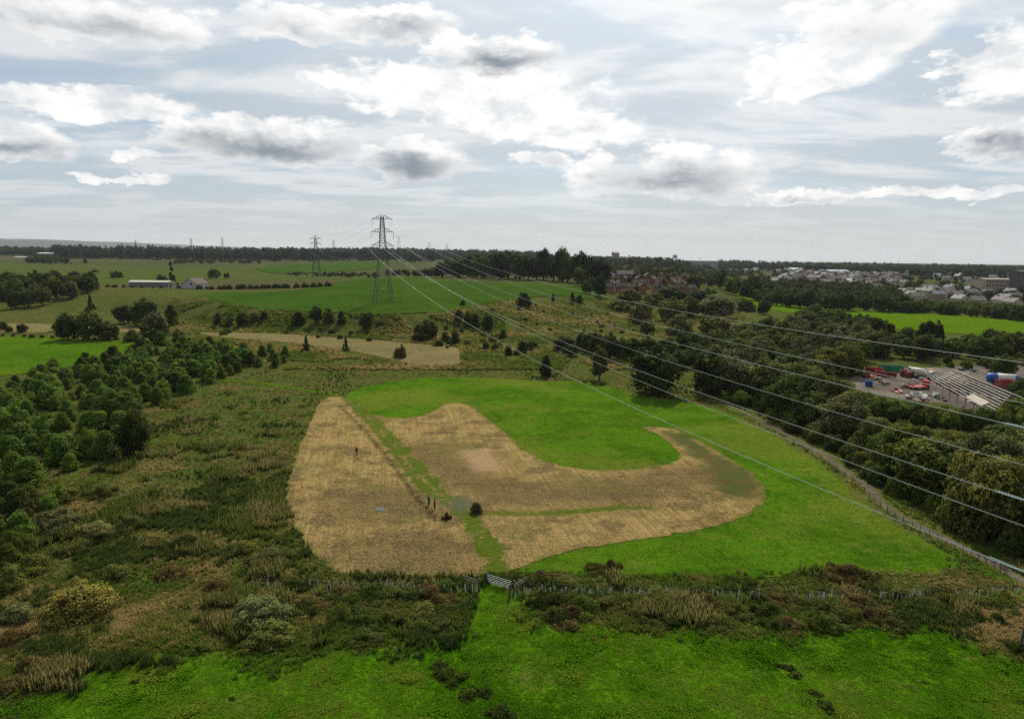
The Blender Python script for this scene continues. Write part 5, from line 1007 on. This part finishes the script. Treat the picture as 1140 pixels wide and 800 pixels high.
def block(px, py, wpx, hpx, label, name, wallc, roofc, cat, depth=25.0, roofh=2.0, rz=0.05, bands=0, cols=0, D=None):
    P = GP1(px, py) if D is None else ATD(px, py, D)
    if D is not None: P[2] = hz1(P[0], P[1])
    Dd = float(depth_of(P)); Wm = wpx / F * Dd; top = float(ATD(px, py - hpx, Dd)[2]); Hm = max(3.0, top - P[2])
    root = empty(name, tuple(P), rz); tag(root, label, cat); m = MB(); m.box((0, depth / 2, Hm / 2 - 1), (Wm, depth, Hm + 2)); o = m.build('wall', MT['wall'], root); o.color = (*[c * 2 for c in wallc], 1)
    x, y = Wm / 2 + .5, depth / 2 + .5; m = MB(); v = [(-x, -.5, Hm + .05), (x, -.5, Hm + .05), (x, depth + .5, Hm + .05), (-x, depth + .5, Hm + .05), (-x, depth / 2, Hm + .05 + roofh), (x, depth / 2, Hm + .05 + roofh)]
    m.add(v, [(0, 1, 5, 4), (2, 3, 4, 5), (1, 2, 5), (3, 0, 4), (3, 2, 1, 0)]); o = m.build('roof', MT['roof'], root); o.color = (*[c * 2 for c in roofc], 1)
    if bands:
        ww, hh = Wm / cols * 0.55, Hm / bands * 0.55; wb = MB(); wb.box((0, 0, 0), (ww, 0.3, hh)); wm = wb.mesh('window', MT['frame']); gb = MB(); gb.box((0, -.04, 0), (ww * .86, 0.3, hh * .86)); pm = gb.mesh('pane', MT['glass'])
        for i in range(cols):
            for j in range(bands): f = mobj('window', wm, root); f.location = (-Wm / 2 + Wm * (i + .5) / cols, -0.02, Hm * (j + .5) / bands); mobj('pane', pm, f)
    return root, Wm, Hm
block(165.5, 319.5, 43, 5.5, 'long low pale shed with cream roof beside the cypress-like tree', 'farm_shed', (0.20, 0.23, 0.22), (0.44, 0.43, 0.36), 'shed', 9, 1.3, 0.03)
block(762, 296, 78, 6, 'very wide grey warehouse on the skyline above the estate', 'warehouse', GREYR, (0.36, 0.40, 0.44), 'warehouse', 60, 4, 0.06, D=1750)
block(855, 295.5, 26, 3, 'low white-roofed shed above the town, right of the wide warehouse', 'warehouse', PALE, (0.5, 0.5, 0.5), 'warehouse', 40, 3, 0.1, D=2200)
block(903, 303, 44, 3.2, 'long bright green-white warehouse roof in the middle of the town', 'warehouse', (0.25, 0.34, 0.31), (0.46, 0.52, 0.49), 'warehouse', 40, 3, 0.12)
block(935, 306, 24, 4, 'grey warehouse right of the long bright roof', 'warehouse', GREYR, (0.36, 0.38, 0.4), 'warehouse', 30, 3, 0.12)
block(1063, 325, 30, 3.4, 'white flat-roofed hall left of the pale brick mill', 'hall', (0.30, 0.12, 0.08), (0.8, 0.79, 0.76), 'building', 20, 1.5, 0.12)
block(1020, 328, 36, 4, 'long grey-roofed terrace behind the lime field hedge', 'terrace', RENDER, (0.42, 0.38, 0.35), 'terrace', 9, 3, 0.18)
block(1056, 331, 22, 4, 'short pale-roofed terrace right of the long grey-roofed one', 'terrace', RENDER, (0.52, 0.47, 0.42), 'terrace', 9, 3, 0.15)
block(1092, 335, 26, 4, 'pale-roofed terrace in front of the mill', 'terrace', RENDER, (0.52, 0.47, 0.42), 'terrace', 9, 3, 0.15)
block(1118, 328, 48, 17, 'large pale brick mill with rows of windows at the right edge', 'mill', (0.40, 0.33, 0.25), (0.25, 0.22, 0.20), 'mill', 20, 1.0, 0.10, 4, 14)
block(1139, 330, 14, 28, 'dark square mill tower at the right edge of the picture', 'mill_tower', (0.10, 0.08, 0.08), (0.12, 0.11, 0.11), 'tower', 12, 0.6, 0.1, 5, 3)
block(686, 296, 6.5, 14.5, 'distant reddish tower block rising over the tree belt', 'tower_block', (0.34, 0.22, 0.18), (0.25, 0.2, 0.18), 'tower block', 18, 3.0, 0.2, 9, 4, D=1900)
block(752, 296, 3.2, 12, 'tiny pale tower on the skyline above the wide warehouse', 'tower_block', (0.36, 0.42, 0.48), (0.3, 0.34, 0.38), 'tower block', 16, 2.0, 0.2, D=2600)
block(45, 285, 36, 3, 'long low far building at the left end of the plain', 'depot', (0.10, 0.11, 0.13), (0.55, 0.58, 0.62), 'building', 30, 2, 0.02)
block(22, 288, 12, 2, 'short pale shed on the plain below the long low far building', 'depot', PALE, PALE, 'building', 12, 1, 0.02)
def church():
    P = GP1(709, 312); D = float(depth_of(P)); k = D / F; root = empty('church', tuple(P), 0.1); tag(root, 'square dark church tower with battlements behind the brick houses', 'church'); w_ = 5.6 * k; h_ = 24 * k
    m = MB(); m.box((0, 0, h_ / 2 - 1), (w_, w_, h_ + 2)); o = m.build('tower', MT['wall'], root); o.color = (.34, .25, .2, 1)
    m = MB()
    for i in range(4):
        for (x, y) in ((-w_ / 2 + .5 + i * (w_ - 1) / 3, -w_ / 2 + .4), (-w_ / 2 + .5 + i * (w_ - 1) / 3, w_ / 2 - .4)): m.box((x, y, h_ + .6), (.9, .7, 1.2))
    o = m.build('battlements', MT['wall'], root); o.color = (.34, .25, .2, 1)
    m = MB(); m.box((0, -w_ / 2 - .02, h_ * .78), (1.4, .2, 3.4)); m.build('belfry_window', MT['glass'], root)
    m = MB(); m.box((-w_ / 2 - 9, 0, 2), (18, 9, 8)); o = m.build('nave', MT['wall'], root); o.color = (.36, .28, .22, 1)
    m = MB(); m.add([(-w_ / 2 - 18.3, -5, 6.05), (-w_ / 2, -5, 6.05), (-w_ / 2, 5, 6.05), (-w_ / 2 - 18.3, 5, 6.05), (-w_ / 2 - 18.3, 0, 9.5), (-w_ / 2, 0, 9.5)], [(0, 1, 5, 4), (2, 3, 4, 5), (1, 2, 5), (3, 0, 4), (3, 2, 1, 0)]); o = m.build('nave_roof', MT['roof'], root); o.color = (.2, .19, .2, 1)
church()
def farmhouse():
    P = GP1(218, 320.5); D = float(depth_of(P)); k = D / F; root = house(P, 1.45, 'farm', (17, 12, 3.4, 4.2), (0.55, 0.53, 0.51), (0.055, 0.04, 0.04), 'white gabled farmhouse with dark roof and a low white wing', None, False, 1.0, 'farmhouse')
    m = MB(); x0 = -14
    m.add([(-9, 6, -1), (9, 6, -1), (9, 15, -1), (-9, 15, -1), (-9, 6.01, 3.2), (9, 6.01, 3.2), (9, 15, 1.6), (-9, 15, 1.6)], [(0, 1, 5, 4), (1, 2, 6, 5), (2, 3, 7, 6), (3, 0, 4, 7), (4, 5, 6, 7)]); o = m.build('lean_to', MT['wall'], root); o.color = (1.15, 1.1, 1.08, 1)
    m = MB(); m.box((-8.55, -1.5, 3.6), (.2, 1.5, 1.5)); m.build('gable_window', MT['glass'], root)
farmhouse()

# ------------------------------------------------------------------ the yard
def wheels(root, xs, y, r=0.5):
    for x in xs:
        for s in (-1, 1): m = MB(); m.tube([(x, s * y - .15, r), (x, s * y + .15, r)], r, 12); o = m.build('wheel', MT['rubber'], root); h = MB(); h.tube([(x, s * y - .17, r), (x, s * y + .17, r)], r * .5, 8); h.build('hub', MT['steel'], o)
def pobj(mb, name, root, c, mat='paint', smooth=False):
    o = mb.build(name, MT[mat], root, smooth); o.color = (*[v * 2 for v in c], 1); return o
def skip(px, py, rz, c, L, Wd, h, label, name='skip'):
    root = empty(name, tuple(GP1(px, py)), rz); tag(root, label, 'skip', 'skips and containers in the yard'); m = MB(); t = .12; a, b = L / 2, Wd / 2; k = .75 if name == 'skip' else 1.0
    o_ = [(-a * k, -b, .15), (a * k, -b, .15), (a * k, b, .15), (-a * k, b, .15), (-a, -b, h), (a, -b, h), (a, b, h), (-a, b, h), (-a + t, -b + t, h), (a - t, -b + t, h), (a - t, b - t, h), (-a + t, b - t, h), (-a * k + t, -b + t, .5), (a * k - t, -b + t, .5), (a * k - t, b - t, .5), (-a * k + t, b - t, .5)]
    m.add(o_, [(3, 2, 1, 0), (0, 1, 5, 4), (1, 2, 6, 5), (2, 3, 7, 6), (3, 0, 4, 7), (4, 5, 9, 8), (5, 6, 10, 9), (6, 7, 11, 10), (7, 4, 8, 11), (8, 9, 13, 12), (9, 10, 14, 13), (10, 11, 15, 14), (11, 8, 12, 15), (12, 13, 14, 15)]); pobj(m, 'body', root, c)
    for i in range(5):
        for s in (-1, 1): m = MB(); x = -a * .62 + i * a * 1.24 / 4; m.box((x, s * (b + .05), h * .55), (.12, .1, h * .75)); pobj(m, 'rib', root, [v * .8 for v in c])
RED = (0.36, 0.035, 0.03); GRN = (0.03, 0.20, 0.12); BLU = (0.03, 0.10, 0.36); WHT = (0.62, 0.62, 0.58); YEL = (0.55, 0.34, 0.03); DRED = (0.24, 0.045, 0.035)
skip(972, 416.5, -0.5, RED, 5.4, 2.3, 2.4, 'bright red open container at the left of the skip row'); skip(979, 418.5, -0.4, RED, 2.6, 2.0, 1.9, 'small bright red skip next to the bright red container'); skip(988, 413.5, 0.0, GRN, 6.0, 2.4, 2.5, 'green covered container behind the dark red skips', 'container'); skip(996, 413.8, 0.0, GRN, 5.0, 2.4, 2.3, 'shorter green container right of the longer green one', 'container')
skip(985, 419.5, 0.1, DRED, 2.4, 1.8, 1.6, 'dark red skip in front of the green container'); skip(993, 419.8, 0.1, DRED, 2.4, 1.8, 1.7, 'dark red skip right of the other one in front of the green containers'); skip(1006, 418.5, 1.1, DRED, 4.2, 2.2, 2.0, 'long brownish red skip left of the mixer lorry'); skip(1012, 420.5, 0.2, DRED, 2.4, 1.9, 1.8, 'short brownish red skip right beside the mixer lorry')
skip(966, 420, 0.3, DRED, 4.0, 2.0, 0.9, 'low dark red skip at the left end of the yard'); skip(967, 430, 1.2, BLU, 2.2, 1.8, 1.8, 'small dark blue bin at the left rim of the yard')
def mixer():
    root = empty('mixer_lorry', tuple(GP1(1025, 421.5)), -0.9); tag(root, 'white cement mixer lorry parked at the back of the yard', 'lorry'); m = MB(); m.box((0, 0, .85), (7.2, .9, .3)); m.build('chassis', MT['steel'], root)
    m = MB(); m.add([(2.2, -1.15, .7), (3.9, -1.15, .7), (3.9, 1.15, .7), (2.2, 1.15, .7), (2.2, -1.15, 2.9), (3.5, -1.1, 2.9), (3.5, 1.1, 2.9), (2.2, 1.15, 2.9), (3.9, -1.15, 1.7), (3.9, 1.15, 1.7)], [(0, 1, 8, 5, 4), (1, 2, 9, 8), (8, 9, 6, 5), (2, 3, 7, 6, 9), (3, 0, 4, 7), (4, 5, 6, 7)]); cb = pobj(m, 'cab', root, WHT); m = MB(); m.box((3.72, 0, 2.3), (.1, 1.8, .8)); m.build('windscreen', MT['glass'], cb)
    m = MB(); m.tube([(-3.4, 0, 2.9), (-2.6, 0, 2.75), (-1, 0, 2.4), (.6, 0, 2.2), (1.6, 0, 2.1)], [.55, .85, 1.25, 1.2, .6], 16); pobj(m, 'drum', root, (0.6, 0.57, 0.48), 'paint', True); m = MB(); m.tube([(-3.5, 0, 3.5), (-3.9, 0, 2.2)], [.7, .25], 8); pobj(m, 'hopper', root, WHT); wheels(root, (-2.6, -1.4, 2.9), 1.05, .52)
mixer()
def digger():
    root = empty('wheeled_loader', tuple(GP1(1034.5, 421)), -1.9); tag(root, 'yellow wheeled loader right of the mixer lorry', 'loader'); m = MB(); m.box((-.8, 0, 1.3), (2.6, 1.7, 1.1)); pobj(m, 'engine_body', root, YEL); m = MB(); m.box((.4, 0, 2.4), (1.3, 1.4, 1.4)); cb = pobj(m, 'cab', root, YEL)
    m = MB(); m.box((.42, 0, 2.45), (1.32, 1.2, .9)); m.build('window', MT['glass'], cb); m = MB()
    for s in (-.6, .6): m.tube([(.9, s, 1.5), (2.2, s, 1.9), (3.0, s, .7)], .12, 6)
    pobj(m, 'lift_arm', root, YEL); m = MB(); m.add([(2.8, -1.2, .2), (3.9, -1.2, .15), (2.8, -1.2, 1.2), (2.8, 1.2, .2), (3.9, 1.2, .15), (2.8, 1.2, 1.2)], [(0, 1, 2), (3, 5, 4), (0, 3, 4, 1), (0, 2, 5, 3)]); pobj(m, 'bucket', root, YEL); wheels(root, (-1.3, 1.3), 1.0, .65)
digger()
def shed_frame():
    R1, R2, E1, E2 = ATZ(1060, 411, 7.2), ATZ(1127, 438, 7.2), ATZ(1036, 421, 4.2), ATZ(1106, 459, 4.2); root = empty('derelict_shed', (float(E1[0]), float(E1[1]), hz1(E1[0], E1[1]))); tag(root, 'derelict shed with bare pale purlins and no roof covering', 'shed'); o = np.array(root.location)
    R1, R2, E1, E2 = R1 - o, R2 - o, E1 - o, E2 - o; F1, F2 = E1 + (R1 - E1) * [2, 2, 0], E2 + (R2 - E2) * [2, 2, 0]; n = 8
    for i in range(n + 1): t = i / n; m = MB(); m.bar(E1 + (R1 - E1) * t, E2 + (R2 - E2) * t, .17); m.build('purlin', MT['sheet'], root)
    for i in range(1, n + 1): t = i / n; m = MB(); m.bar(R1 + (F1 - R1) * t, R2 + (F2 - R2) * t, .16); m.build('purlin', MT['sheet'], root)
    for i in range(9):
        t = i / 8; a, r, f = E1 + (E2 - E1) * t, R1 + (R2 - R1) * t, F1 + (F2 - F1) * t; dn = np.array([0, 0, -.25]); m = MB(); m.bar(a + dn, r + dn, .22); m.bar(r + dn, f + dn, .22); m.bar(a + dn, f + dn, .16); m.build('truss', MT['rust'], root)
        for q in (a, f): m = MB(); m.bar(q + dn, (q[0], q[1], -.3), .28); m.build('column', MT['rust'], root)
    def sheetw(a, b, z1, nm, c): m = MB(); d = (b - a); L = np.hypot(d[0], d[1]); m.box(((a[0] + b[0]) / 2, (a[1] + b[1]) / 2, z1 / 2 - .2), (L, .25, z1 + .4), math.atan2(d[1], d[0])); pobj(m, nm, root, c, 'wall')
    sheetw(E1, E2, 3.4, 'side_wall', (0.30, 0.24, 0.21)); sheetw(F1, F2, 3.4, 'side_wall', (0.26, 0.20, 0.17)); sheetw(E1, F1, 3.0, 'end_wall', (0.28, 0.15, 0.13))
    t0, t1 = .62, .85; a, b = E1 + (E2 - E1) * t0, E1 + (E2 - E1) * t1; c, d = a + (R1 - E1) * .3, b + (R1 - E1) * .3; up = np.array([0, 0, .22]); m = MB(); m.add([a + up, b + up, d + up, c + up, a + up * .6, b + up * .6, d + up * .6, c + up * .6], [(0, 1, 2, 3), (7, 6, 5, 4), (0, 4, 5, 1), (1, 5, 6, 2), (2, 6, 7, 3), (3, 7, 4, 0)]); pobj(m, 'roof_sheet', root, (0.36, 0.31, 0.25), 'wall')
shed_frame()
def silo():
    A, B = ATZ(1099, 420, 2.2), ATZ(1134, 422, 2.2); A[2] = B[2] = 0; rz = math.atan2(B[1] - A[1], B[0] - A[0]); L = float(np.linalg.norm(B - A)); root = empty('silo_tank', (A[0], A[1], hz1(A[0], A[1])), rz); tag(root, 'blue and white silo tank lying on its side behind the derelict shed', 'silo')
    m = MB(); m.tube([(-.2, 0, 2.2), (.3, 0, 2.2), (L * .3, 0, 2.2)], [.7, 1.5, 1.55], 18, m=0); pobj(m, 'blue_end', root, BLU, 'paint', True); m = MB(); m.tube([(L * .3, 0, 2.2), (L * .86, 0, 2.2)], [1.54, 1.5], 18); pobj(m, 'barrel', root, (0.6, 0.58, 0.52), 'paint', True); m = MB(); m.tube([(L * .86, 0, 2.2), (L * .97, 0, 2.2), (L, 0, 2.2)], [1.52, 1.3, .6], 18); pobj(m, 'blue_cap', root, BLU, 'paint', True)
    for x in (L * .2, L * .75): m = MB(); m.box((x, 0, .35), (.5, 2.6, .8)); pobj(m, 'cradle', root, (0.2, 0.2, 0.2))
silo()
skip(1118, 431.5, 0.15, (0.30, 0.07, 0.06), 5.0, 2.4, 2.6, 'dark red container below the blue and white silo tank', 'container')
def wreck(px, py, rz, c, label):
    root = empty('scrap_lorry', tuple(GP1(px, py)), rz); tag(root, label, 'lorry', 'scrap in the yard'); m = MB(); m.box((0, 0, .8), (6.5, 2.2, .35)); pobj(m, 'flatbed', root, c); m = MB(); m.add([(2.2, -1.1, .9), (4, -1.1, .9), (4, 1.1, .9), (2.2, 1.1, .9), (2.2, -1.1, 2.6), (3.5, -1, 2.6), (3.5, 1, 2.6), (2.2, 1.1, 2.6)], [(0, 1, 5, 4), (1, 2, 6, 5), (2, 3, 7, 6), (3, 0, 4, 7), (4, 5, 6, 7)]); cb = pobj(m, 'cab', root, c); m = MB(); m.box((3.8, 0, 2.0), (.25, 1.7, .7)); m.build('windscreen', MT['glass'], cb)
    m = MB(); m.tube([(-2.5, 0, 1), (-1.2, 0, 2.6), (2.4, 0, 2.3)], .2, 6); pobj(m, 'boom', root, c); wheels(root, (-2.2, 2.8), 1.0, .5)
wreck(1023, 433, 0.25, (0.42, 0.06, 0.05), 'red crane lorry standing among scrap beside the derelict shed')
random.seed(31)
def scrap(px, py, c, label, sz=1.6):
    root = empty('scrap_pile', tuple(GP1(px, py)), random.uniform(0, 3)); tag(root, label, 'scrap', 'scrap in the yard')
    for i in range(7): m = MB(); p = Vector((random.uniform(-sz, sz), random.uniform(-sz, sz), random.uniform(.3, 1.1))); m.box(p, (random.uniform(.4, sz * 1.3), random.uniform(.3, 1.0), random.uniform(.2, .9)), random.uniform(0, 3)); pobj(m, 'panel', root, c if i % 3 else random.choice([WHT, (.1, .1, .1), DRED, (.25, .3, .34)]))
for (px, py, c, lb) in [(1020, 440, (0.45, 0.52, 0.55), 'pale blue grey scrap heap in front of the red crane lorry'), (1030, 445, WHT, 'white scrap panels in front of the derelict shed'), (1040, 442, (0.5, 0.6, 0.56), 'striped pale scrap heap against the derelict shed wall'), (1010, 432, (0.2, 0.2, 0.2), 'dark scrap heap left of the red crane lorry'), (1000, 437, (0.6, 0.28, 0.26), 'pinkish scrap in the front left of the yard'), (1080, 452, WHT, 'white scrap along the foot of the derelict shed'), (1094, 456, (0.03, 0.22, 0.42), 'bright blue drum and scrap at the right foot of the derelict shed'), (965, 413, (0.5, 0.48, 0.42), 'pale rubble pile at the left end of the skip row'), (1091, 463, WHT, 'small white scrap heap below the bright blue drum')]: scrap(px, py, c, lb)

for i, (px, py) in enumerate([(958, 418), (975, 423), (1002, 414), (1016, 426), (1032, 429), (1042, 436), (1012, 444), (1026, 450), (1050, 446), (1064, 449), (985, 428), (1108, 440), (1125, 440), (1134, 432), (1070, 412), (1085, 414)]):
    scrap(px, py, random.choice([(0.10, 0.08, 0.06), (0.30, 0.28, 0.25), (0.16, 0.05, 0.04), (0.05, 0.07, 0.10), (0.22, 0.18, 0.10)]), 'small heap of mixed dull scrap standing about the yard', 1.2)

# ------------------------------------------------------------------ far woods: masses of trees read as one
def far_wood(name, pts, n, hr, wr, cols_, label, seed, kinds=('round', 'tall')):
    r2 = np.random.default_rng(seed); poly = np.asarray(pts, float); lo, hi = poly.min(0), poly.max(0); C = r2.uniform(lo, hi, (n * 12, 2)); C = C[inside(C, poly)][:n]
    P = GP(C[:, 0], C[:, 1])
    me = bpy.data.meshes.new(name); V = []; T = []; 
    for kd in kinds: pass
    protos = [PROTO[k, 2][v][0] for k in kinds for v in range(3)]; dat = []
    for q in protos: a = np.empty(len(q.vertices) * 3, np.float32); q.vertices.foreach_get('co', a); t = np.empty(len(q.polygons), np.float32); q.attributes['tint'].data.foreach_get('value', t); dat.append((a.reshape(-1, 3), t))
    dims = [SPEC[k][:2] for k in kinds for v in range(3)]
    for p in P:
        i = r2.integers(len(protos)); a, t = dat[i]; Hh, W = dims[i]; keep = r2.random(len(t)) < 0.62; h = r2.uniform(*hr); wd = h * r2.uniform(*wr); an = r2.uniform(0, 6.28); ca, sa = math.cos(an), math.sin(an)
        a = a.reshape(-1, 4, 3)[keep].reshape(-1, 3); b = np.column_stack([(a[:, 0] * ca - a[:, 1] * sa) * wd / W, (a[:, 0] * sa + a[:, 1] * ca) * wd / W, a[:, 2] * h / Hh]) + p; V.append(b); T.append(t[keep] * r2.uniform(0.7, 1.25))
    V = np.vstack(V); T = np.concatenate(T); nf = len(T)
    me.vertices.add(nf * 4); me.vertices.foreach_set('co', V.astype(np.float32).ravel()); me.loops.add(nf * 4); me.loops.foreach_set('vertex_index', np.arange(nf * 4, dtype=np.int32)); me.polygons.add(nf); me.polygons.foreach_set('loop_start', np.arange(0, nf * 4, 4, dtype=np.int32)); me.update(calc_edges=True)
    fattr(me, 'tint', T, 'FACE'); me.materials.append(MT['leaf']); o = mobj(name, me); o.color = (*cols_, 1); tag(o, label, 'wood', kind='stuff'); return o
D_ = GREENS['dark']; Mi = GREENS['mid']; B_ = GREENS['blue']
far_wood('far_wood', [(60, 288), (150, 289), (300, 291), (430, 290), (480, 293), (490, 288), (430, 284), (300, 283.5), (150, 282), (60, 281)], 1000, (17, 28), (0.65, 0.95), B_, 'dark forest band across the far plain on the left', 1, ('tall', 'conifer'))
far_wood('far_wood', [(-30, 285), (60, 285), (90, 281), (-30, 278)], 320, (12, 19), (0.8, 1.1), B_, 'far woods at the left end of the skyline', 2)
far_wood('far_wood', [(300, 288), (440, 288), (560, 292), (620, 292), (600, 285), (430, 281), (320, 283)], 620, (15, 23), (0.8, 1.1), B_, 'wooded ridge behind the tall pylon', 3)
far_wood('far_wood', [(660, 297), (800, 300), (1000, 307), (1170, 314), (1170, 303.5), (1000, 299), (800, 294), (660, 292)], 1100, (8, 20), (0.8, 1.2), B_, 'far town trees along the right skyline', 4)
far_wood('far_wood', [(770, 318), (860, 322), (1000, 332), (1170, 345), (1170, 318), (1000, 308), (850, 302), (770, 306)], 360, (6, 10), (0.85, 1.15), D_, 'trees scattered between the town houses on the right', 5)
far_wood('far_wood', [(836, 332), (900, 341), (1000, 343), (1000, 331), (900, 317), (842, 316)], 260, (6, 11), (0.9, 1.2), D_, 'dark trees filling the ground between the lime field and the town', 10)
far_wood('far_wood', [(1000, 346), (1060, 349), (1170, 355), (1170, 349), (1060, 341), (1000, 338)], 150, (4, 7.5), (0.95, 1.3), Mi, 'green bushes between the lime field hedge and the pale houses', 11)
far_wood('far_wood', [(664, 310), (760, 308), (835, 309), (835, 301), (740, 300), (664, 302)], 170, (6, 11), (0.85, 1.15), D_, 'dark trees behind the church and the brick houses', 12)
far_wood('far_wood', [(195, 294), (290, 294), (290, 291.5), (195, 291.5)], 40, (6, 9), (0.9, 1.3), D_, 'row of small bushes across the far plain', 6)
far_wood('far_wood', [(30, 294), (72, 294), (60, 287), (34, 288)], 45, (7, 11), (0.9, 1.2), D_, 'small dark clump on the far left plain', 7)
far_wood('far_wood', [(430, 309), (500, 307), (560, 309), (560, 304), (430, 306)], 60, (4, 8), (0.9, 1.3), D_, 'dark hedge across the hill behind the tall pylon', 8)
far_wood('far_wood', [(285, 309), (330, 307), (420, 310), (420, 306), (330, 305)], 50, (2.5, 5), (1.0, 1.5), D_, 'broken hedge left of the tall pylon', 9)

# distant hills, haze blue painted into their colour
def far_hills(az0, az1, dist, prof, seed):
    n = 90; A = np.radians(np.linspace(az0, az1, n)); r2 = np.random.default_rng(seed); t = np.linspace(0, 1, n); hgt = np.interp(t, *prof) + 6 * np.interp(t, np.linspace(0, 1, 24), r2.uniform(-1, 1, 24)); V = []; Fc = []
    for k, (dr, hm) in enumerate(((0, 0.0), (500, 0.6), (1100, 1.0), (2200, 0.7), (3400, 0.0))):
        for a, h in zip(A, hgt): V.append((math.sin(a) * (dist + dr), math.cos(a) * (dist + dr), 15 + h * hm))
    for k in range(4):
        for i in range(n - 1): a = k * n + i; Fc.append((a, a + 1, a + n + 1, a + n))
    me = mesh_from('hills', V, Fc, MT['hill'], True)
    if me.polygons[0].normal.z < 0: me.flip_normals()
    tag(mobj('hills', me), kind='structure')
MT['hill'] = plain('hazed_hill', (0.040, 0.056, 0.052), 0.95, 0.4, 0.003)  # bluish base colour adds to the haze seen over the hills
far_hills(-52, -12, 8200, ([0, 0.15, 0.4, 0.6, 0.8, 1], [150, 150, 128, 100, 60, 0]), 1)

# ------------------------------------------------------------------ labels that single each plant out by look and place
TONE = {'dark': 'dark', 'mid': 'green', 'olive': 'olive', 'grey': 'grey green', 'birch': 'fresh green', 'bright': 'bright green', 'yellow': 'yellowish', 'brown': 'brownish', 'blue': 'blackish'}
ORDW = 'first second third fourth fifth sixth seventh eighth ninth tenth eleventh twelfth thirteenth fourteenth fifteenth sixteenth seventeenth eighteenth nineteenth twentieth'.split()
byl = {}
for o in list(col.objects):
    if o.parent is None and o.get('label') and o.get('group'): byl.setdefault(o['label'], []).append(o)
for lb, obs in byl.items():
    n = len(obs)
    if n < 2: continue
    X = np.array([project(np.array(o.location)) for o in obs]); order = np.argsort(X[:, 0]); rk = np.empty(n, int); rk[order] = np.arange(n)
    hs = np.array([INFO.get(o.name, ('', 0))[1] for o in obs]); plantlike = obs[0].name in INFO
    if n <= 20:
        for i, o in enumerate(obs): o['label'] = '%s%s, %s from the left' % ((TONE[INFO[o.name][0]] + ' ') if plantlike and not lb.startswith(('dark', 'green')) else '', lb, ORDW[rk[i]])
        continue
    colw = ['leftmost end', 'left part', 'middle', 'right part', 'rightmost end']; q1, q2 = np.quantile(hs, [0.33, 0.67])
    for i, o in enumerate(obs):
        cidx = min(4, int(rk[i] * 5 / n)); same = [j for j in range(n) if min(4, int(rk[j] * 5 / n)) == cidx]; yr = sorted(same, key=lambda j: -X[j, 1]).index(i) / max(1, len(same))
        dp = 'front' if yr < 0.34 else ('mid-depth' if yr < 0.67 else 'back')
        if plantlike: o['label'] = '%s %s %s, %s, %s' % ('low' if hs[i] < q1 else ('tall' if hs[i] > q2 else 'middling'), TONE[INFO[o.name][0]], lb, colw[cidx], dp)
        else: o['label'] = '%s, %s, %s' % (lb, colw[cidx], dp)

# ------------------------------------------------------------------ air: even pale haze round the camera and the whole scene
def haze(density):
    m = bpy.data.materials.new('pale_haze'); m.use_nodes = True; nt = m.node_tree; nt.nodes.clear()
    v = N(nt, 'ShaderNodeVolumePrincipled', {'Color': (0.80, 0.87, 0.95, 1), 'Density': density, 'Anisotropy': 0.2}); N(nt, 'ShaderNodeOutputMaterial', {'Volume': v.outputs[0]})
    b = MB(); b.box((0, 0, 105), (32000, 32000, 240)); o = b.build('haze', m); tag(o, 'thin pale haze in the air over the whole landscape', 'haze', kind='stuff'); return o
haze(0.00003)
